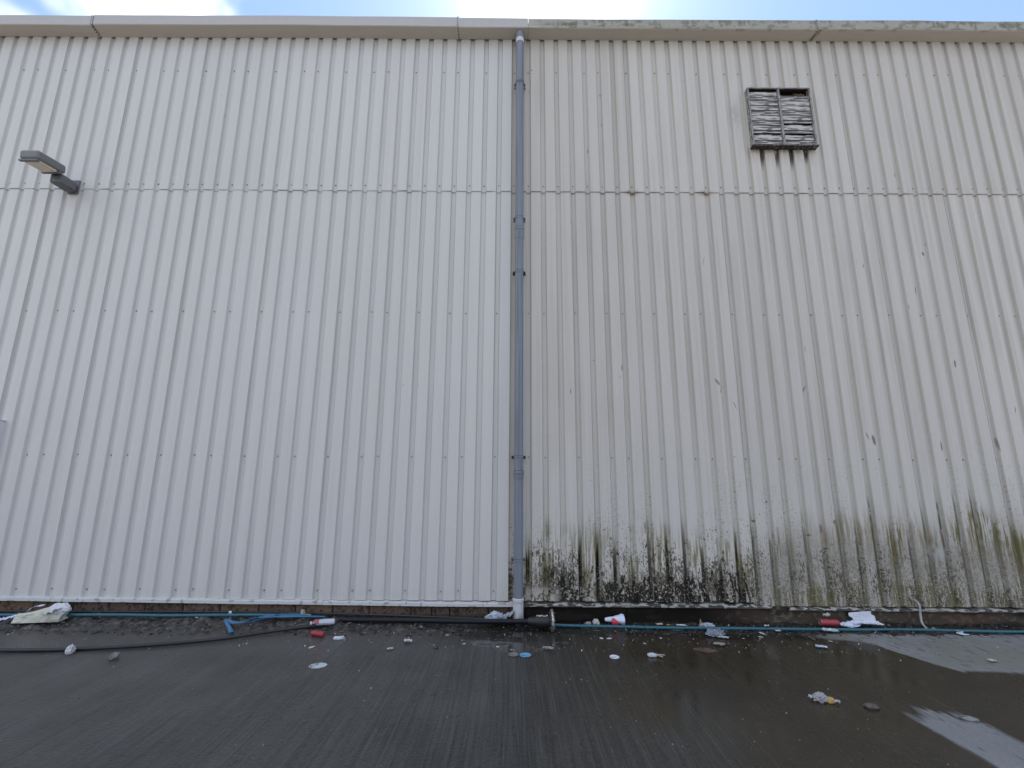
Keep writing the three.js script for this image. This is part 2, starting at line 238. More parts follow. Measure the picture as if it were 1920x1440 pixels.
function sheetGeometry(k0, k1, y0, y1, lift, seed) {
  const pts = []; // x, z of the section from left to right
  const V = 0.0235, Wt = 0.037, D = 0.028, c = 0.0014;
  pts.push([X0 + PITCH * k0 - 0.075, -0.004], [X0 + PITCH * k0 - Wt, -0.001]);
  for (let k = k0; k < k1; k++) {
    const x = X0 + PITCH * k;
    pts.push([x - Wt + c, -0.0017], [x - V - c, -D + 0.0017], [x - V, -D], [x - V + c * 2, -D], [x + V - c * 2, -D], [x + V, -D], [x + V + c, -D + 0.0017], [x + Wt - c, -0.0017], [x + Wt, 0], [x + Wt + c * 2, 0.0002]);
    const last = k === k1 - 1, xe = X0 + PITCH * (k + 1) - Wt;
    if (!last) pts.push([x + 0.1, 0.0004], [xe - c * 2, 0.0002], [xe, 0]);
    else pts.push([x + 0.1, 0.0006], [xe - 0.02, 0.0022], [xe + 0.002, 0.0032], [xe + 0.0045, 0.0008], [xe + 0.0035, -0.003]);
  }
  const rows = []; const nR = Math.max(6, Math.round((y1 - y0) / 0.35)); for (let i = 0; i <= nR; i++) rows.push(mix(y0, y1, i / nR));
  const pos = [], idx = [], n = pts.length;
  rows.forEach((y, r) => pts.forEach(([x, z], i) => {
    const w = (fbm(x * 4 + seed * 3, y * 1.1 + seed, 2) - 0.5) * 0.0055, wx = (vn(y * 0.6 + seed, Math.round((x - X0) / PITCH) * 1.7) - 0.5) * 0.003;
    const dent = r === 0 ? (vn(x * 9 + seed, 3) - 0.5) * 0.006 : 0;
    pos.push(x + wx, y + (r === 0 ? (vn(x * 2.2, seed) - 0.5) * 0.004 : 0), z + w + lift + dent);
  }));
  for (let r = 0; r < rows.length - 1; r++) for (let i = 0; i < n - 1; i++) { const a = r * n + i; idx.push(a, a + 1, a + n, a + 1, a + n + 1, a + n); }
  // folded edge along the bottom so that the sheet shows its thickness
  const b0 = pos.length / 3; pts.forEach(([x, z], i) => pos.push(pos[3 * i], pos[3 * i + 1] + 0.001, pos[3 * i + 2] - 0.004));
  for (let i = 0; i < n - 1; i++) idx.push(b0 + i, b0 + i + 1, i, b0 + i + 1, i + 1, i);
  const g = new THREE.BufferGeometry(); g.setAttribute('position', new THREE.Float32BufferAttribute(pos, 3)); g.setIndex(idx);
  return toCreasedNormals(g, 0.3);
}
const wallUV = (right) => (x, y) => [right ? x / WX : (x + WX) / WX, y / WY];
let sheetNo = 0;
for (let row = 0; row < 2; row++) {
  const off = row ? 3 : 4;
  for (let s = -10; s <= 8; s++) {
    const k0 = s * 5 + off, k1 = k0 + 5, xm = X0 + PITCH * (k0 + 2.5);
    const cuts = (k0 < 0 && k1 > 0.5) ? [[k0, 0], [0, k1]] : [[k0, k1]]; // the run behind the downpipe changes from one building phase to the next
    for (const [a, b] of cuts) {
      const right = a >= 0, y0 = row ? 5.342 : sheetFoot(X0 + PITCH * (a + b) / 2), y1 = row ? 7.84 : 5.45;
      const g = sheetGeometry(a, b, y0, y1, row ? 0.007 : 0, sheetNo++);
      setUV(g, wallUV(right));
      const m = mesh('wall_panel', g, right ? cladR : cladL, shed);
      if (right && !row && a >= 0 && a < 14) m.userData.label = 'cladding sheet with black and green mould at its foot';
    }
  }
}
// screws, with the photograph's spacing of two and one ribs
{
  const head = merge([cyl(0.007, 0.007, 0.005, 6).translate(0, 0.005, 0), cyl(0.0095, 0.01, 0.0025, 10).translate(0, 0.00125, 0)]); head.rotateX(Math.PI / 2);
  const list = [];
  for (let k = -44; k <= 44; k++) {
    const m5 = ((k % 5) + 5) % 5, jit = () => (h2(k + 200, list.length) - 0.5) * 0.012;
    if (m5 === 0 || m5 === 1 || m5 === 3) list.push([k, 7.248 + jit(), 0.007]);
    list.push([k, 5.437 + jit() * 0.6, 0.007]);
    if (m5 === 1 || m5 === 2 || m5 === 4) { list.push([k, 3.634 + jit(), 0]); list.push([k, 1.82 + jit(), 0]); list.push([k, 0.319 + jit() + (k > 14 ? -0.03 : 0), 0]); }
  }
  const im = new THREE.InstancedMesh(head, std(0.26, 0.255, 0.245, 0.55, 0.2), list.length); im.name = 'screw'; im.userData.kind = 'stuff'; im.castShadow = true;
  const M = new THREE.Matrix4(); list.forEach(([k, y, l], i) => { M.makeTranslation(X0 + PITCH * k + (h2(k, i) - 0.5) * 0.008, y, -0.028 + l + 0.001); im.setMatrixAt(i, M); });
  shed.add(im);
}
// body behind the cladding and the low roof
mesh('inner_wall', merge([box(19, 7.7, 0.1, -0.5, 3.85, -0.12), box(0.1, 7.7, 20, -10, 3.85, -10.17), box(0.1, 7.7, 20, 9, 3.85, -10.17), box(19, 7.7, 0.1, -0.5, 3.85, -20.12)]), std(0.08, 0.08, 0.08, 0.9), shed);
{
  const g = box(19.4, 0.12, 10.4); g.rotateX(0.1); g.translate(-0.5, 8.55, -5.3);
  const g2 = box(19.4, 0.12, 10.4); g2.rotateX(-0.1); g2.translate(-0.5, 8.55, -15.55);
  const ends = []; for (const x of [-10, 9]) { const s = new THREE.Shape([new THREE.Vector2(0.05, 7.7), new THREE.Vector2(0.05, 7.98), new THREE.Vector2(10.2, 9.0), new THREE.Vector2(20.3, 7.98), new THREE.Vector2(20.3, 7.7)]); const e = new THREE.ExtrudeGeometry(s, { depth: 0.08, bevelEnabled: false }); e.rotateY(Math.PI / 2); e.translate(x, 0, 0); ends.push(e); }
  mesh('roof', merge([g, g2, ...ends]), std(0.3, 0.3, 0.29, 0.7), shed);
}
// eaves gutter in lengths, clean on the left and mossy on the right
const gutterClean = new THREE.MeshStandardMaterial({ roughness: 0.5, side: THREE.DoubleSide, map: colorTex(1024, 64, (u, v, c) => {
  const b = 0.43 * (0.95 + 0.05 * vn(u * 300, v * 2) + 0.05 * (fbm(u * 30, v * 3, 3) - 0.5)); c[0] = b * 1.03; c[1] = b; c[2] = b * 0.94; }, THREE.RepeatWrapping) });
const gutterMoss = new THREE.MeshStandardMaterial({ roughness: 0.8, side: THREE.DoubleSide, map: colorTex(2048, 128, (u, v, c) => {
  // v: 0 at the foot of the fascia, 1 at its lip; below 0 (underside) wraps to the clamped foot
  const x = u * 9.6, b = 0.42 * (0.92 + 0.1 * vn(x * 40, v * 2)); c[0] = b; c[1] = b * 0.96; c[2] = b * 0.88;
  const start = sm(0.15, 0.8, x + 0.25 * (vn(x * 6, v * 4) - 0.5)), m = sm(0.42, 0.66, fbm(x * 5, v * 2.2, 3) * 0.7 + 0.3 * vn(x * 34, v * 1.6));
  tone(c, 0.27, 0.27, 0.2, start * 0.55);
  tone(c, 0.12, 0.115, 0.06, start * m * 0.65 * sm(0.02, 0.3, v));
  tone(c, 0.07, 0.065, 0.04, start * 0.5 * sm(0.62, 0.8, vn(x * 15, v * 2.6 + 7)) * (1 - 0.5 * v));
  tone(c, 0.4, 0.39, 0.35, 0.6 * start * sm(0.8, 0.9, vn(x * 50, v * 6))); }) });
const gutterUnder = new THREE.MeshStandardMaterial({ roughness: 0.6, side: THREE.DoubleSide, map: colorTex(1024, 128, (u, v, c) => {
  const x = u * 19.2 - 9.6, b = 0.5 * (0.93 + 0.1 * fbm(x * 2, v * 3, 3)); c[0] = b; c[1] = b * 0.91; c[2] = b * 0.78;
  tone(c, 0.11, 0.09, 0.055, 0.75 * Math.exp(-(((x - 4.31 - 0.05 * (v - 0.5) - 0.03 * (vn(v * 9, 4) - 0.5)) / 0.025) ** 2))); tone(c, 0.16, 0.13, 0.085, 0.5 * sm(0.1, 0.35, x) * sm(0.66, 0.85, vn(x * 13, v * 0.8)) * sm(0.72, 0.98, v)); }) });
{
  const J = [-9.9, -5.969, -0.786, 0.2, 4.297, 9.1];
  for (let i = 0; i < J.length - 1; i++) {
    const a = J[i] + 0.0015, b = J[i + 1] - 0.0015, right = a > 0.1, up = right ? -0.012 : -0.002 * (i === 0 ? 8 : i === 2 ? 7 : 0);
    const yl = 7.828 + up, yt = 7.988 + up - (right ? 0.006 : 0), dz = (h2(i, 3) - 0.5) * 0.006;
    const face = [], und = [], L = b - a, seg = 14;
    const strip = (profile) => { const pos = [], uv = [], idx = [], n = profile.length; for (let s = 0; s <= seg; s++) { const x = a + L * s / seg, sag = (vn(x * 0.9, 5) - 0.5) * 0.012; profile.forEach(([z, y, v]) => { pos.push(x, y + sag, z + dz + (vn(x * 1.3, 9) - 0.5) * 0.006); uv.push(v === undefined ? 0 : x, v ?? 0); }); }
      for (let s = 0; s < seg; s++) for (let q = 0; q < n - 1; q++) { const o = s * n + q; idx.push(o, o + 1, o + n, o + 1, o + n + 1, o + n); }
      const g = new THREE.BufferGeometry(); g.setAttribute('position', new THREE.Float32BufferAttribute(pos, 3)); g.setAttribute('uv', new THREE.Float32BufferAttribute(uv, 2)); g.setIndex(idx); return toCreasedNormals(g, 0.4); };
    const g1 = strip([[0.17, yl, 0], [0.1735, yl + 0.006, 0.04], [0.172, yl + 0.075, 0.5], [0.1735, yt - 0.008, 0.94], [0.17, yt, 1], [0.15, yt + 0.002, 1], [0.147, yt - 0.02, 1], [0.15, yl + 0.012, 0.1]]);
    const uvf = (x) => (right ? x / 9.6 : (x + 9.6) / 3.2);
    { const u = g1.attributes.uv; for (let q = 0; q < u.count; q++) u.setX(q, uvf(u.getX(q))); }
    const gut = mesh('gutter', g1, right ? gutterMoss : gutterClean, shed);
    if (right) gut.userData.label = 'gutter length streaked with green moss';
    const g2 = strip([[0.17, yl, 1], [0.166, yl - 0.004, 0.97], [0.01, 7.79, 0.02], [0.009, 7.793, 0]]);
    { const u = g2.attributes.uv; for (let q = 0; q < u.count; q++) u.setX(q, (u.getX(q) + 9.6) / 19.2); }
    mesh('soffit', g2, gutterUnder, gut);
    // lapped joint with rivets at the right end of each length
    if (i !== 2 && i < J.length - 2) {
      const riv = []; for (let q = 0; q < 5; q++) riv.push(alongZ(cyl(0.006, 0.0075, 0.006, 8)).translate(b - 0.012, yl + 0.02 + q * 0.03, 0.178)); for (let q = 0; q < 4; q++) riv.push(cyl(0.0075, 0.006, 0.006, 8).translate(b - 0.012, mix(yl, 7.79, (q + 0.5) / 4) - 0.008, mix(0.16, 0.02, (q + 0.5) / 4)));
      const r = mesh('rivet', merge(riv), std(0.07, 0.07, 0.07, 0.6, 0.3), gut); r.userData.kind = 'stuff';
      mesh('joint_strip', merge([box(0.03, yt - yl - 0.012, 0.003, b - 0.01, (yt + yl) / 2 + 0.001, 0.1765)]), std(right ? 0.3 : 0.44, right ? 0.29 : 0.44, right ? 0.24 : 0.44, 0.6), gut);
    }
  }
  // unseen fill added behind the fascia so that no light leaks in under the roof
  mesh('gutter_light_block', box(18.9, 0.09, 0.15, -0.45, 7.89, 0.055), std(0.05, 0.05, 0.05, 0.9), shed);
}
// drip flashing under the sheets
const flashMapL = colorTex(512, 32, (u, v, c) => { const b = 0.52 * (0.92 + 0.12 * fbm(u * 40, v * 2, 3)); c[0] = b * 0.99; c[1] = b; c[2] = b * 0.98; tone(c, 0.2, 0.18, 0.14, 0.7 * sm(0.7, 0.85, vn(u * 90, v * 2))); }, THREE.MirroredRepeatWrapping);
const flashMapR = colorTex(1024, 32, (u, v, c) => { const b = 0.4 * (0.85 + 0.2 * fbm(u * 60, v * 2, 3)); c[0] = b; c[1] = b * 0.98; c[2] = b * 0.9; tone(c, 0.03, 0.026, 0.02, 0.95 * sm(0.43, 0.56, fbm(u * 55, v * 2.4, 4) + 0.12 * (1 - v))); tone(c, 0.1, 0.09, 0.04, 0.5 * sm(0.5, 0.7, vn(u * 30, v))); }, THREE.MirroredRepeatWrapping);
function flashing(a, b, ya, yb, mat, drop, label) {
  const seg = Math.ceil((b - a) / 0.3), prof = [[-0.05, 0.05, 1], [0.0, 0.042, 0.8], [0.042, 0.035, 0.6], [0.0455, 0.031, 0.5], [0.047, 0.0, 0.05], [0.044, -0.002, 0], [0.04, 0.0, 0]];
  const pos = [], uv = [], idx = [], n = prof.length;
  for (let s = 0; s <= seg; s++) { const t = s / seg, x = mix(a, b, t), y = mix(ya, yb, t) - 0.006 + (vn(x * 2, 1) - 0.5) * 0.005; prof.forEach(([z, h, v]) => { pos.push(x, y + h * drop, z - 0.012 + (vn(x * 3, 4) - 0.5) * 0.006); uv.push(x / 3, v); }); }
  for (let s = 0; s < seg; s++) for (let q = 0; q < n - 1; q++) { const o = s * n + q; idx.push(o, o + n, o + 1, o + 1, o + n, o + n + 1); }
  const g = new THREE.BufferGeometry(); g.setAttribute('position', new THREE.Float32BufferAttribute(pos, 3)); g.setAttribute('uv', new THREE.Float32BufferAttribute(uv, 2)); g.setIndex(idx);
  const m = mesh('drip_flashing', toCreasedNormals(g, 0.4), mat, shed); if (label) m.userData.label = label; return m;
}
const flL = new THREE.MeshStandardMaterial({ map: flashMapL, roughness: 0.5, side: THREE.DoubleSide }), flR = new THREE.MeshStandardMaterial({ map: flashMapR, roughness: 0.75, side: THREE.DoubleSide });
flashing(-9.9, -5.132, 0.217, 0.208, flL, 1); flashing(-5.129, -2.1, 0.206, 0.188, flL, 1); flashing(-2.097, -0.31, 0.186, 0.178, flL, 1); flashing(-0.307, 0.14, 0.177, 0.178, flL, 1);
flashing(0.143, 2.913, 0.18, 0.176, flR, 0.75, 'flashing crusted with black mould');
flashing(3.1, 5.9, 0.158, 0.15, flR, 0.6, 'mossy flashing with peeling paint'); flashing(5.903, 9, 0.15, 0.15, flR, 0.6);
// plinth of blocks on the left, a dark rendered upstand on the right
{
  const bm = []; for (let i = 0; i < 5; i++) { const t = [[0.12, 0.08, 0.06], [0.15, 0.1, 0.065], [0.1, 0.07, 0.055], [0.13, 0.095, 0.075], [0.085, 0.065, 0.05]][i];
    bm.push(new THREE.MeshPhysicalMaterial({ roughness: 0.9, specularIntensity: 0.3, map: colorTex(128, 64, (u, v, c) => { const n = fbm(u * 14 + i * 9, v * 7, 4); c[0] = t[0]; c[1] = t[1]; c[2] = t[2]; tone(c, 0.03, 0.026, 0.02, 0.85 * sm(0.45, 0.7, n)); tone(c, 0.19, 0.14, 0.1, 0.6 * sm(0.62, 0.8, vn(u * 40, v * 22 + i))); tone(c, 0.025, 0.028, 0.015, 0.8 * sm(0.42, 0.2, v + 0.25 * (n - 0.5))); }) })); }
  const r = rng(7); let x = -9.9;
  const joints = [-2.415, -2.001, -1.59, -1.119, -0.886, -0.683, -0.25, 0.15];
  const edges = []; for (let e = -2.415 - 0.42 * 18; e < -2.5; e += 0.42) edges.push(e + (r() - 0.5) * 0.05); edges.push(...joints);
  for (let i = 0; i < edges.length - 1; i++) { const a = edges[i], b = edges[i + 1], w = b - a - 0.012; const g = new RoundedBoxGeometry(w, 0.215, 0.1, 2, 0.012); const p = g.attributes.position; for (let q = 0; q < p.count; q++) p.setZ(q, p.getZ(q) + (vn(p.getX(q) * 40 + i, p.getY(q) * 40) - 0.5) * 0.006); g.computeVertexNormals(); g.translate((a + b) / 2, 0.0955, -0.07 + (r() - 0.5) * 0.012); mesh('block', g, bm[Math.floor(r() * 5)], shed); }
  mesh('mortar', box(10.2, 0.2, 0.09, -4.9, 0.092, -0.085), std(0.035, 0.03, 0.025, 0.95), shed);
  const um = new THREE.MeshPhysicalMaterial({ roughness: 0.9, specularIntensity: 0.25, map: colorTex(1024, 64, (u, v, c) => { const x = u * 9, n = fbm(x * 5, v * 3, 4); const lite = sm(2.0, 3.2, x); c[0] = mix(0.011, 0.075, lite); c[1] = mix(0.009, 0.06, lite); c[2] = mix(0.007, 0.045, lite); tone(c, 0.02, 0.018, 0.014, 0.7 * sm(0.45, 0.7, n)); tone(c, 0.16, 0.14, 0.11, 0.5 * lite * sm(0.66, 0.8, vn(x * 22, v * 7))); tone(c, 0.09, 0.05, 0.035, 0.35 * lite * sm(0.5, 0.75, vn(x * 3, 2))); }, THREE.ClampToEdgeWrapping) });
  const ue = [0.162, 1.3, 2.46, 3.55, 4.66, 5.8, 7, 9];
  for (let i = 0; i < ue.length - 1; i++) { const w = ue[i + 1] - ue[i] - 0.006, top = ue[i] < 2.9 ? 0.185 : 0.158; const g = new THREE.BoxGeometry(w, top + 0.012, 0.1, Math.ceil(w / 0.08), 3, 1); g.translate((ue[i] + ue[i + 1]) / 2, (top - 0.012) / 2, -0.055); const p = g.attributes.position; for (let q = 0; q < p.count; q++) if (p.getZ(q) > -0.06) p.setZ(q, p.getZ(q) + (fbm(p.getX(q) * 7, p.getY(q) * 20, 2) - 0.5) * 0.03); g.computeVertexNormals(); setUV(g, (x, y) => [x / 9, y / 0.19]); mesh('kerb_block', g, um, shed); }
}
// door at the far left, only its head and jamb in view
{
  const white = std(0.62, 0.62, 0.62, 0.45), door = mesh('door', box(0.86, 2.06, 0.045, -6.62, 1.15, 0.02, 0.006), white, shed); door.userData.label = 'white flush door at the left edge of the view';
  mesh('frame', merge([box(0.05, 2.2, 0.1, -6.135, 1.108, 0.02), box(0.05, 2.2, 0.1, -7.1, 1.108, 0.02), box(0.91, 0.05, 0.1, -6.617, 2.183, 0.02)]), white, door);
  mesh('drip_cap', box(1.02, 0.01, 0.08, -6.617, 2.216, 0.03), std(0.5, 0.49, 0.46, 0.5), door);
  mesh('handle', merge([box(0.03, 0.16, 0.012, -6.27, 1.05, 0.05), box(0.11, 0.02, 0.02, -6.31, 1.08, 0.085), box(0.02, 0.02, 0.04, -6.265, 1.08, 0.068)]), std(0.4, 0.4, 0.4, 0.3, 0.9), door);
}

// ---------------------------------------------------------------- downpipe
{
  const px = 0.083, pz = 0.095;
  const pipeMap = colorTex(64, 1024, (u, v, c) => { const y = v * 8; c[0] = 0.175; c[1] = 0.2; c[2] = 0.235; const n = 0.92 + 0.1 * vn(u * 14, y * 1.3) + 0.08 * (fbm(u * 6, y * 2, 3) - 0.5); c[0] *= n; c[1] *= n; c[2] *= n; tone(c, 0.2, 0.215, 0.23, 0.35 * sm(0.6, 0.85, vn(u * 22, y * 1.1 + 4)) * sm(1.9, 0.7, y)); tone(c, 0.06, 0.07, 0.085, 0.45 * sm(0.62, 0.9, vn(u * 30, y * 1.4))); for (const jy of [6.95, 4.72, 4.12, 1.8, 0.66]) { const dd = jy - y; if (dd > 0 && dd < 0.5) tone(c, 0.09, 0.09, 0.085, 0.5 * sm(0.5, 0, dd) * sm(0.5, 0.75, vn(u * 26, jy))); } tone(c, 0.09, 0.09, 0.06, 0.4 * sm(1.0, 0.3, y) * sm(0.5, 0.8, fbm(u * 8, y * 6, 3))); });
  const grey = new THREE.MeshStandardMaterial({ map: pipeMap, roughness: 0.42, side: THREE.DoubleSide }), dark = std(0.03, 0.035, 0.045, 0.5), steel = std(0.02, 0.02, 0.022, 0.55, 0.4);
  const dp = thing('downpipe', 'tall blue grey plastic downpipe running from the gutter to the ground', 'drainpipe', [px, 0, pz]);
  const pipe = (name, prof, mat, parent = dp) => { const g = new THREE.LatheGeometry(prof.map(([r, y]) => new THREE.Vector2(r, y)), 40); g.rotateY(Math.PI); const p = g.attributes.position, u = g.attributes.uv; for (let i = 0; i < p.count; i++) u.setY(i, p.getY(i) / 8); return mesh(name, g, mat, parent); };
  const R = 0.0535;
  pipe('pipe', [[R, 4.76], [R, 7.68]], grey); pipe('pipe', [[R - 0.001, 1.66], [R - 0.001, 4.75]], grey); pipe('pipe', [[R - 0.0015, 0.2], [R - 0.0015, 1.65]], grey);
  pipe('outlet', [[R, 7.69], [R + 0.007, 7.695], [R + 0.009, 7.73], [R + 0.009, 7.765], [R + 0.004, 7.79], [R - 0.004, 7.81]], grey);
  pipe('sealing_tape', [[R + 0.001, 7.625], [R + 0.0032, 7.628], [R + 0.0035, 7.69], [R + 0.001, 7.694]], std(0.55, 0.55, 0.52, 0.6));
  const collar = (y, h, two) => { const c = pipe('collar', [[R - 0.002, y - h], [R + 0.004, y - h + 0.006], [R + 0.005, y - 0.03], [R + 0.0085, y - 0.024], [R + 0.0085, y - 0.008], [R + 0.006, y], [R - 0.002, y + 0.004]], grey); pipe('seal_ring', [[R + 0.003, y - 0.034], [R + 0.0065, y - 0.033], [R + 0.0065, y - 0.03], [R + 0.003, y - 0.029]], dark, c); pipe('seal_ring', [[R - 0.001, y + 0.001], [R + 0.0045, y + 0.002], [R + 0.0045, y + 0.007], [R - 0.001, y + 0.008]], dark, c); };
  collar(6.985, 0.02); collar(4.75, 0.16); collar(1.655, 0.09);
  const clip = (y, wide) => {
    const c = pipe('bracket', [[R, y - 0.014], [R + 0.0045, y - 0.013], [R + 0.0045, y + 0.013], [R, y + 0.014]], grey);
    const ears = []; for (const s of [-1, 1]) ears.push(box(0.024, 0.03, 0.012, s * (R + 0.014), y - 0.003, -0.012, 0.002), alongZ(cyl(0.004, 0.004, 0.05, 8)).translate(s * (R + 0.014), y - 0.003, -0.045)); ears.push(box(2 * R + 0.06, 0.032, 0.004, 0, y - 0.003, -0.0655));
    mesh('lug', merge(ears), wide ? steel : grey, c);
    for (const s of [-1, 1]) mesh('bolt', merge([alongZ(cyl(0.009, 0.009, 0.012, 6)).translate(s * (R + 0.015), y - 0.003, 0.0)]), steel, c);
    pipe('band', [[R + 0.0048, y + 0.010], [R + 0.0062, y + 0.0105], [R + 0.0062, y + 0.0135], [R + 0.0042, y + 0.0145]], dark, c);
  };
  clip(6.94); clip(4.89); clip(4.14, true); clip(1.82, true); clip(0.68);
  const pale = new THREE.MeshStandardMaterial({ roughness: 0.5, side: THREE.DoubleSide, map: colorTex(128, 128, (u, v, c) => { const b = 0.55 + 0.06 * (fbm(u * 8, v * 200, 3) - 0.5); c[0] = b * 0.98; c[1] = b * 0.99; c[2] = b; tone(c, 0.2, 0.19, 0.17, 0.5 * sm(0.6, 0.8, vn(u * 20, v * 700))); }) });
  const sl = pipe('sleeve', [[R - 0.004, 0.055], [R + 0.004, 0.055], [R + 0.004, 0.245], [R + 0.008, 0.25], [R + 0.0085, 0.276], [R + 0.005, 0.281], [R - 0.002, 0.282]], pale); sl.userData.label = 'pale grey plastic sleeve at the foot of the downpipe';
  pipe('lip', [[R + 0.003, 0.236], [R + 0.006, 0.2365], [R + 0.006, 0.24], [R + 0.003, 0.2405]], std(0.2, 0.2, 0.21, 0.6), sl);
  pipe('stub', [[R - 0.012, -0.03], [R - 0.012, 0.075]], std(0.012, 0.012, 0.014, 0.5));
}

// ---------------------------------------------------------------- louvre vent
{
  const xa = 3.252, xb = 4.127, ya = 6.022, yb = 6.93, t = 0.02, v = thing('louvre_vent', 'weathered louvre vent of two bays high on the right of the wall', 'vent', [(xa + xb) / 2, ya, 0]);
  const w = xb - xa, h = yb - ya;
  const wood = []; for (let i = 0; i < 4; i++) wood.push(new THREE.MeshStandardMaterial({ roughness: 0.85, side: THREE.DoubleSide, map: colorTex(256, 64, (u, q, c) => {
    const b = 0.52 + 0.1 * (vn(u * 5, q * 30 + i) - 0.5); c[0] = b; c[1] = b * 0.97; c[2] = b * 0.92;
    const n = fbm(u * 2.4 + i * 11, q * 4 + i * 3, 3) * 0.65 + 0.35 * vn(u * 5 + i * 5, q * 14), side = (i % 2 ? 0.03 : 0.1) * (1 - u);
    tone(c, 0.05, 0.045, 0.04, 0.9 * sm(0.49, 0.59, n + side)); tone(c, 0.085, 0.06, 0.05, 0.8 * sm(0.56, 0.66, n)); tone(c, 0.2, 0.19, 0.18, 0.6 * sm(0.6, 0.9, vn(u * 24, q * 44))); }) }));
  const fm = new THREE.MeshStandardMaterial({ roughness: 0.75, map: colorTex(128, 128, (u, q, c) => { const n = fbm(u * 20, q * 20, 3); c[0] = 0.42; c[1] = 0.41; c[2] = 0.39; tone(c, 0.045, 0.04, 0.035, 0.93 * sm(0.42, 0.56, n)); }, THREE.RepeatWrapping) });
  const fp = (geo, label) => { const m = mesh('frame', geo, fm, v); if (label) m.userData.label = label; };
  fp(box(t, h, 0.085, -w / 2 + t / 2, h / 2, 0.04, 0.003)); fp(box(t, h, 0.085, w / 2 - t / 2, h / 2, 0.04, 0.003));
  fp(box(w - 2 * t, t * 0.8, 0.018, 0, h - t * 0.4, 0.074, 0.003)); mesh('shade_lining', box(w - 2 * t, 0.006, 0.05, 0, h - 0.006, 0.038), std(0.02, 0.017, 0.014, 0.9), v); mesh('sill', box(w + 0.02, 0.022, 0.09, 0, -0.012, 0.046, 0.004), new THREE.MeshPhysicalMaterial({ roughness: 0.9, specularIntensity: 0.3, map: colorTex(256, 32, (u, q, c) => { const n = fbm(u * 40, q * 6, 3); c[0] = 0.06; c[1] = 0.05; c[2] = 0.042; tone(c, 0.35, 0.34, 0.32, 0.8 * sm(0.62, 0.75, n)); }) }), v);  // near-black strip under the top paints in the darkness of the opening
  mesh('mullion', box(0.028, h - t, 0.06, -0.006, (h - t) / 2, 0.05, 0.003), fm, v);
  mesh('shade_backing', box(w - 0.02, h - 0.02, 0.006, 0, h / 2, 0.012), new THREE.MeshPhysicalMaterial({ color: lin(0.005, 0.004, 0.003), roughness: 1, specularIntensity: 0.1 }), v);  // black sheet stands in for the unlit inside of the vent
  { const q = rng(5), tw = []; for (let i = 0; i < 46; i++) { const g = cyl(0.0025, 0.002, 0.05 + 0.07 * q(), 5); g.rotateZ(Math.PI / 2 + (q() - 0.5) * 1.3); g.rotateY((q() - 0.5) * 1.6); g.translate(0.3 + (q() - 0.5) * 0.13, h - 0.13 + 0.05 * q() * q() + 0.01, 0.04 + (q() - 0.5) * 0.03); tw.push(g); }
    const n = mesh('nest', merge(tw), std(0.22, 0.16, 0.09, 1), v); n.userData = { kind: 'stuff', label: 'brownish clump in the top right opening' }; }
  const cols = [[-w / 2 + t, -0.02], [0.008, w / 2 - t]], r = rng(31);
    cols.forEach(([a, b], ci) => {
    const sw = b - a - 0.006;
    for (let s = 0; s < 11; s++) {
      if (ci === 1 && s === 10) continue;
      const y = 0.01 + s * 0.0785, open = (ci === 0 && s === 2) || (ci === 1 && (s === 4 || s === 2)), tilt = open ? -0.42 : 0.05 + r() * 0.07, sag = (r() - 0.5) * 0.014;
      const g = new THREE.BoxGeometry(sw, 0.088, 0.008, 8, 2, 1), p = g.attributes.position;
      for (let q = 0; q < p.count; q++) p.setZ(q, p.getZ(q) + (vn(p.getX(q) * 9 + s * 3, s + ci * 7) - 0.5) * 0.004);
      g.translate(0, 0.044, 0); if (s === 10) g.scale(1, 0.72, 1); g.rotateX(-0.12 - (open ? 0.28 : r() * 0.06)); g.rotateZ(sag); g.translate((a + b) / 2, y + (open ? 0.026 : 0), 0.058 + (open ? 0.006 : 0)); g.computeVertexNormals();
      mesh('slat', g, wood[(s * 3 + ci * 2 + (s > 7 ? 1 : 0)) % 4], v);
    }
  });
}

// ---------------------------------------------------------------- wall lamp far left
{
  const L = thing('wall_lamp', 'grey lamp with a pale lens jutting from the upper left of the wall', 'lamp', [-5.89, 5.36, 0]);
  const dk = std(0.13, 0.132, 0.14, 0.55), body = std(0.17, 0.168, 0.165, 0.5);
  mesh('wall_plate', box(0.14, 0.2, 0.02, 0, 0, 0.012, 0.004), dk, L);
  { const a = alongZ(cyl(0.022, 0.026, 0.24, 16)).translate(0, 0.02, 0.14); mesh('arm', a, dk, L); }
  mesh('driver_box', box(0.15, 0.13, 0.22, 0, -0.03, 0.15, 0.02), dk, L);
  mesh('lead', tube([[0.03, -0.05, 0.02], [0.07, -0.09, 0.1], [0.05, -0.02, 0.24], [0.03, 0.03, 0.3]], 0.007, 24, 0, 1), std(0.05, 0.05, 0.05, 0.6), L);
  const hd = new RoundedBoxGeometry(0.24, 0.12, 0.36, 3, 0.035); hd.rotateX(0.1); hd.translate(0, 0.06, 0.43); mesh('housing', hd, body, L);
  const ln = new RoundedBoxGeometry(0.19, 0.05, 0.24, 3, 0.02); ln.rotateX(0.1); ln.translate(0, 0.0, 0.45); mesh('lens', ln, std(0.66, 0.55, 0.42, 0.3), L);
  mesh('rim', box(0.23, 0.02, 0.03, 0, -0.002, 0.318), dk, L); mesh('rim', box(0.23, 0.02, 0.03, 0, -0.03, 0.585), dk, L);
}

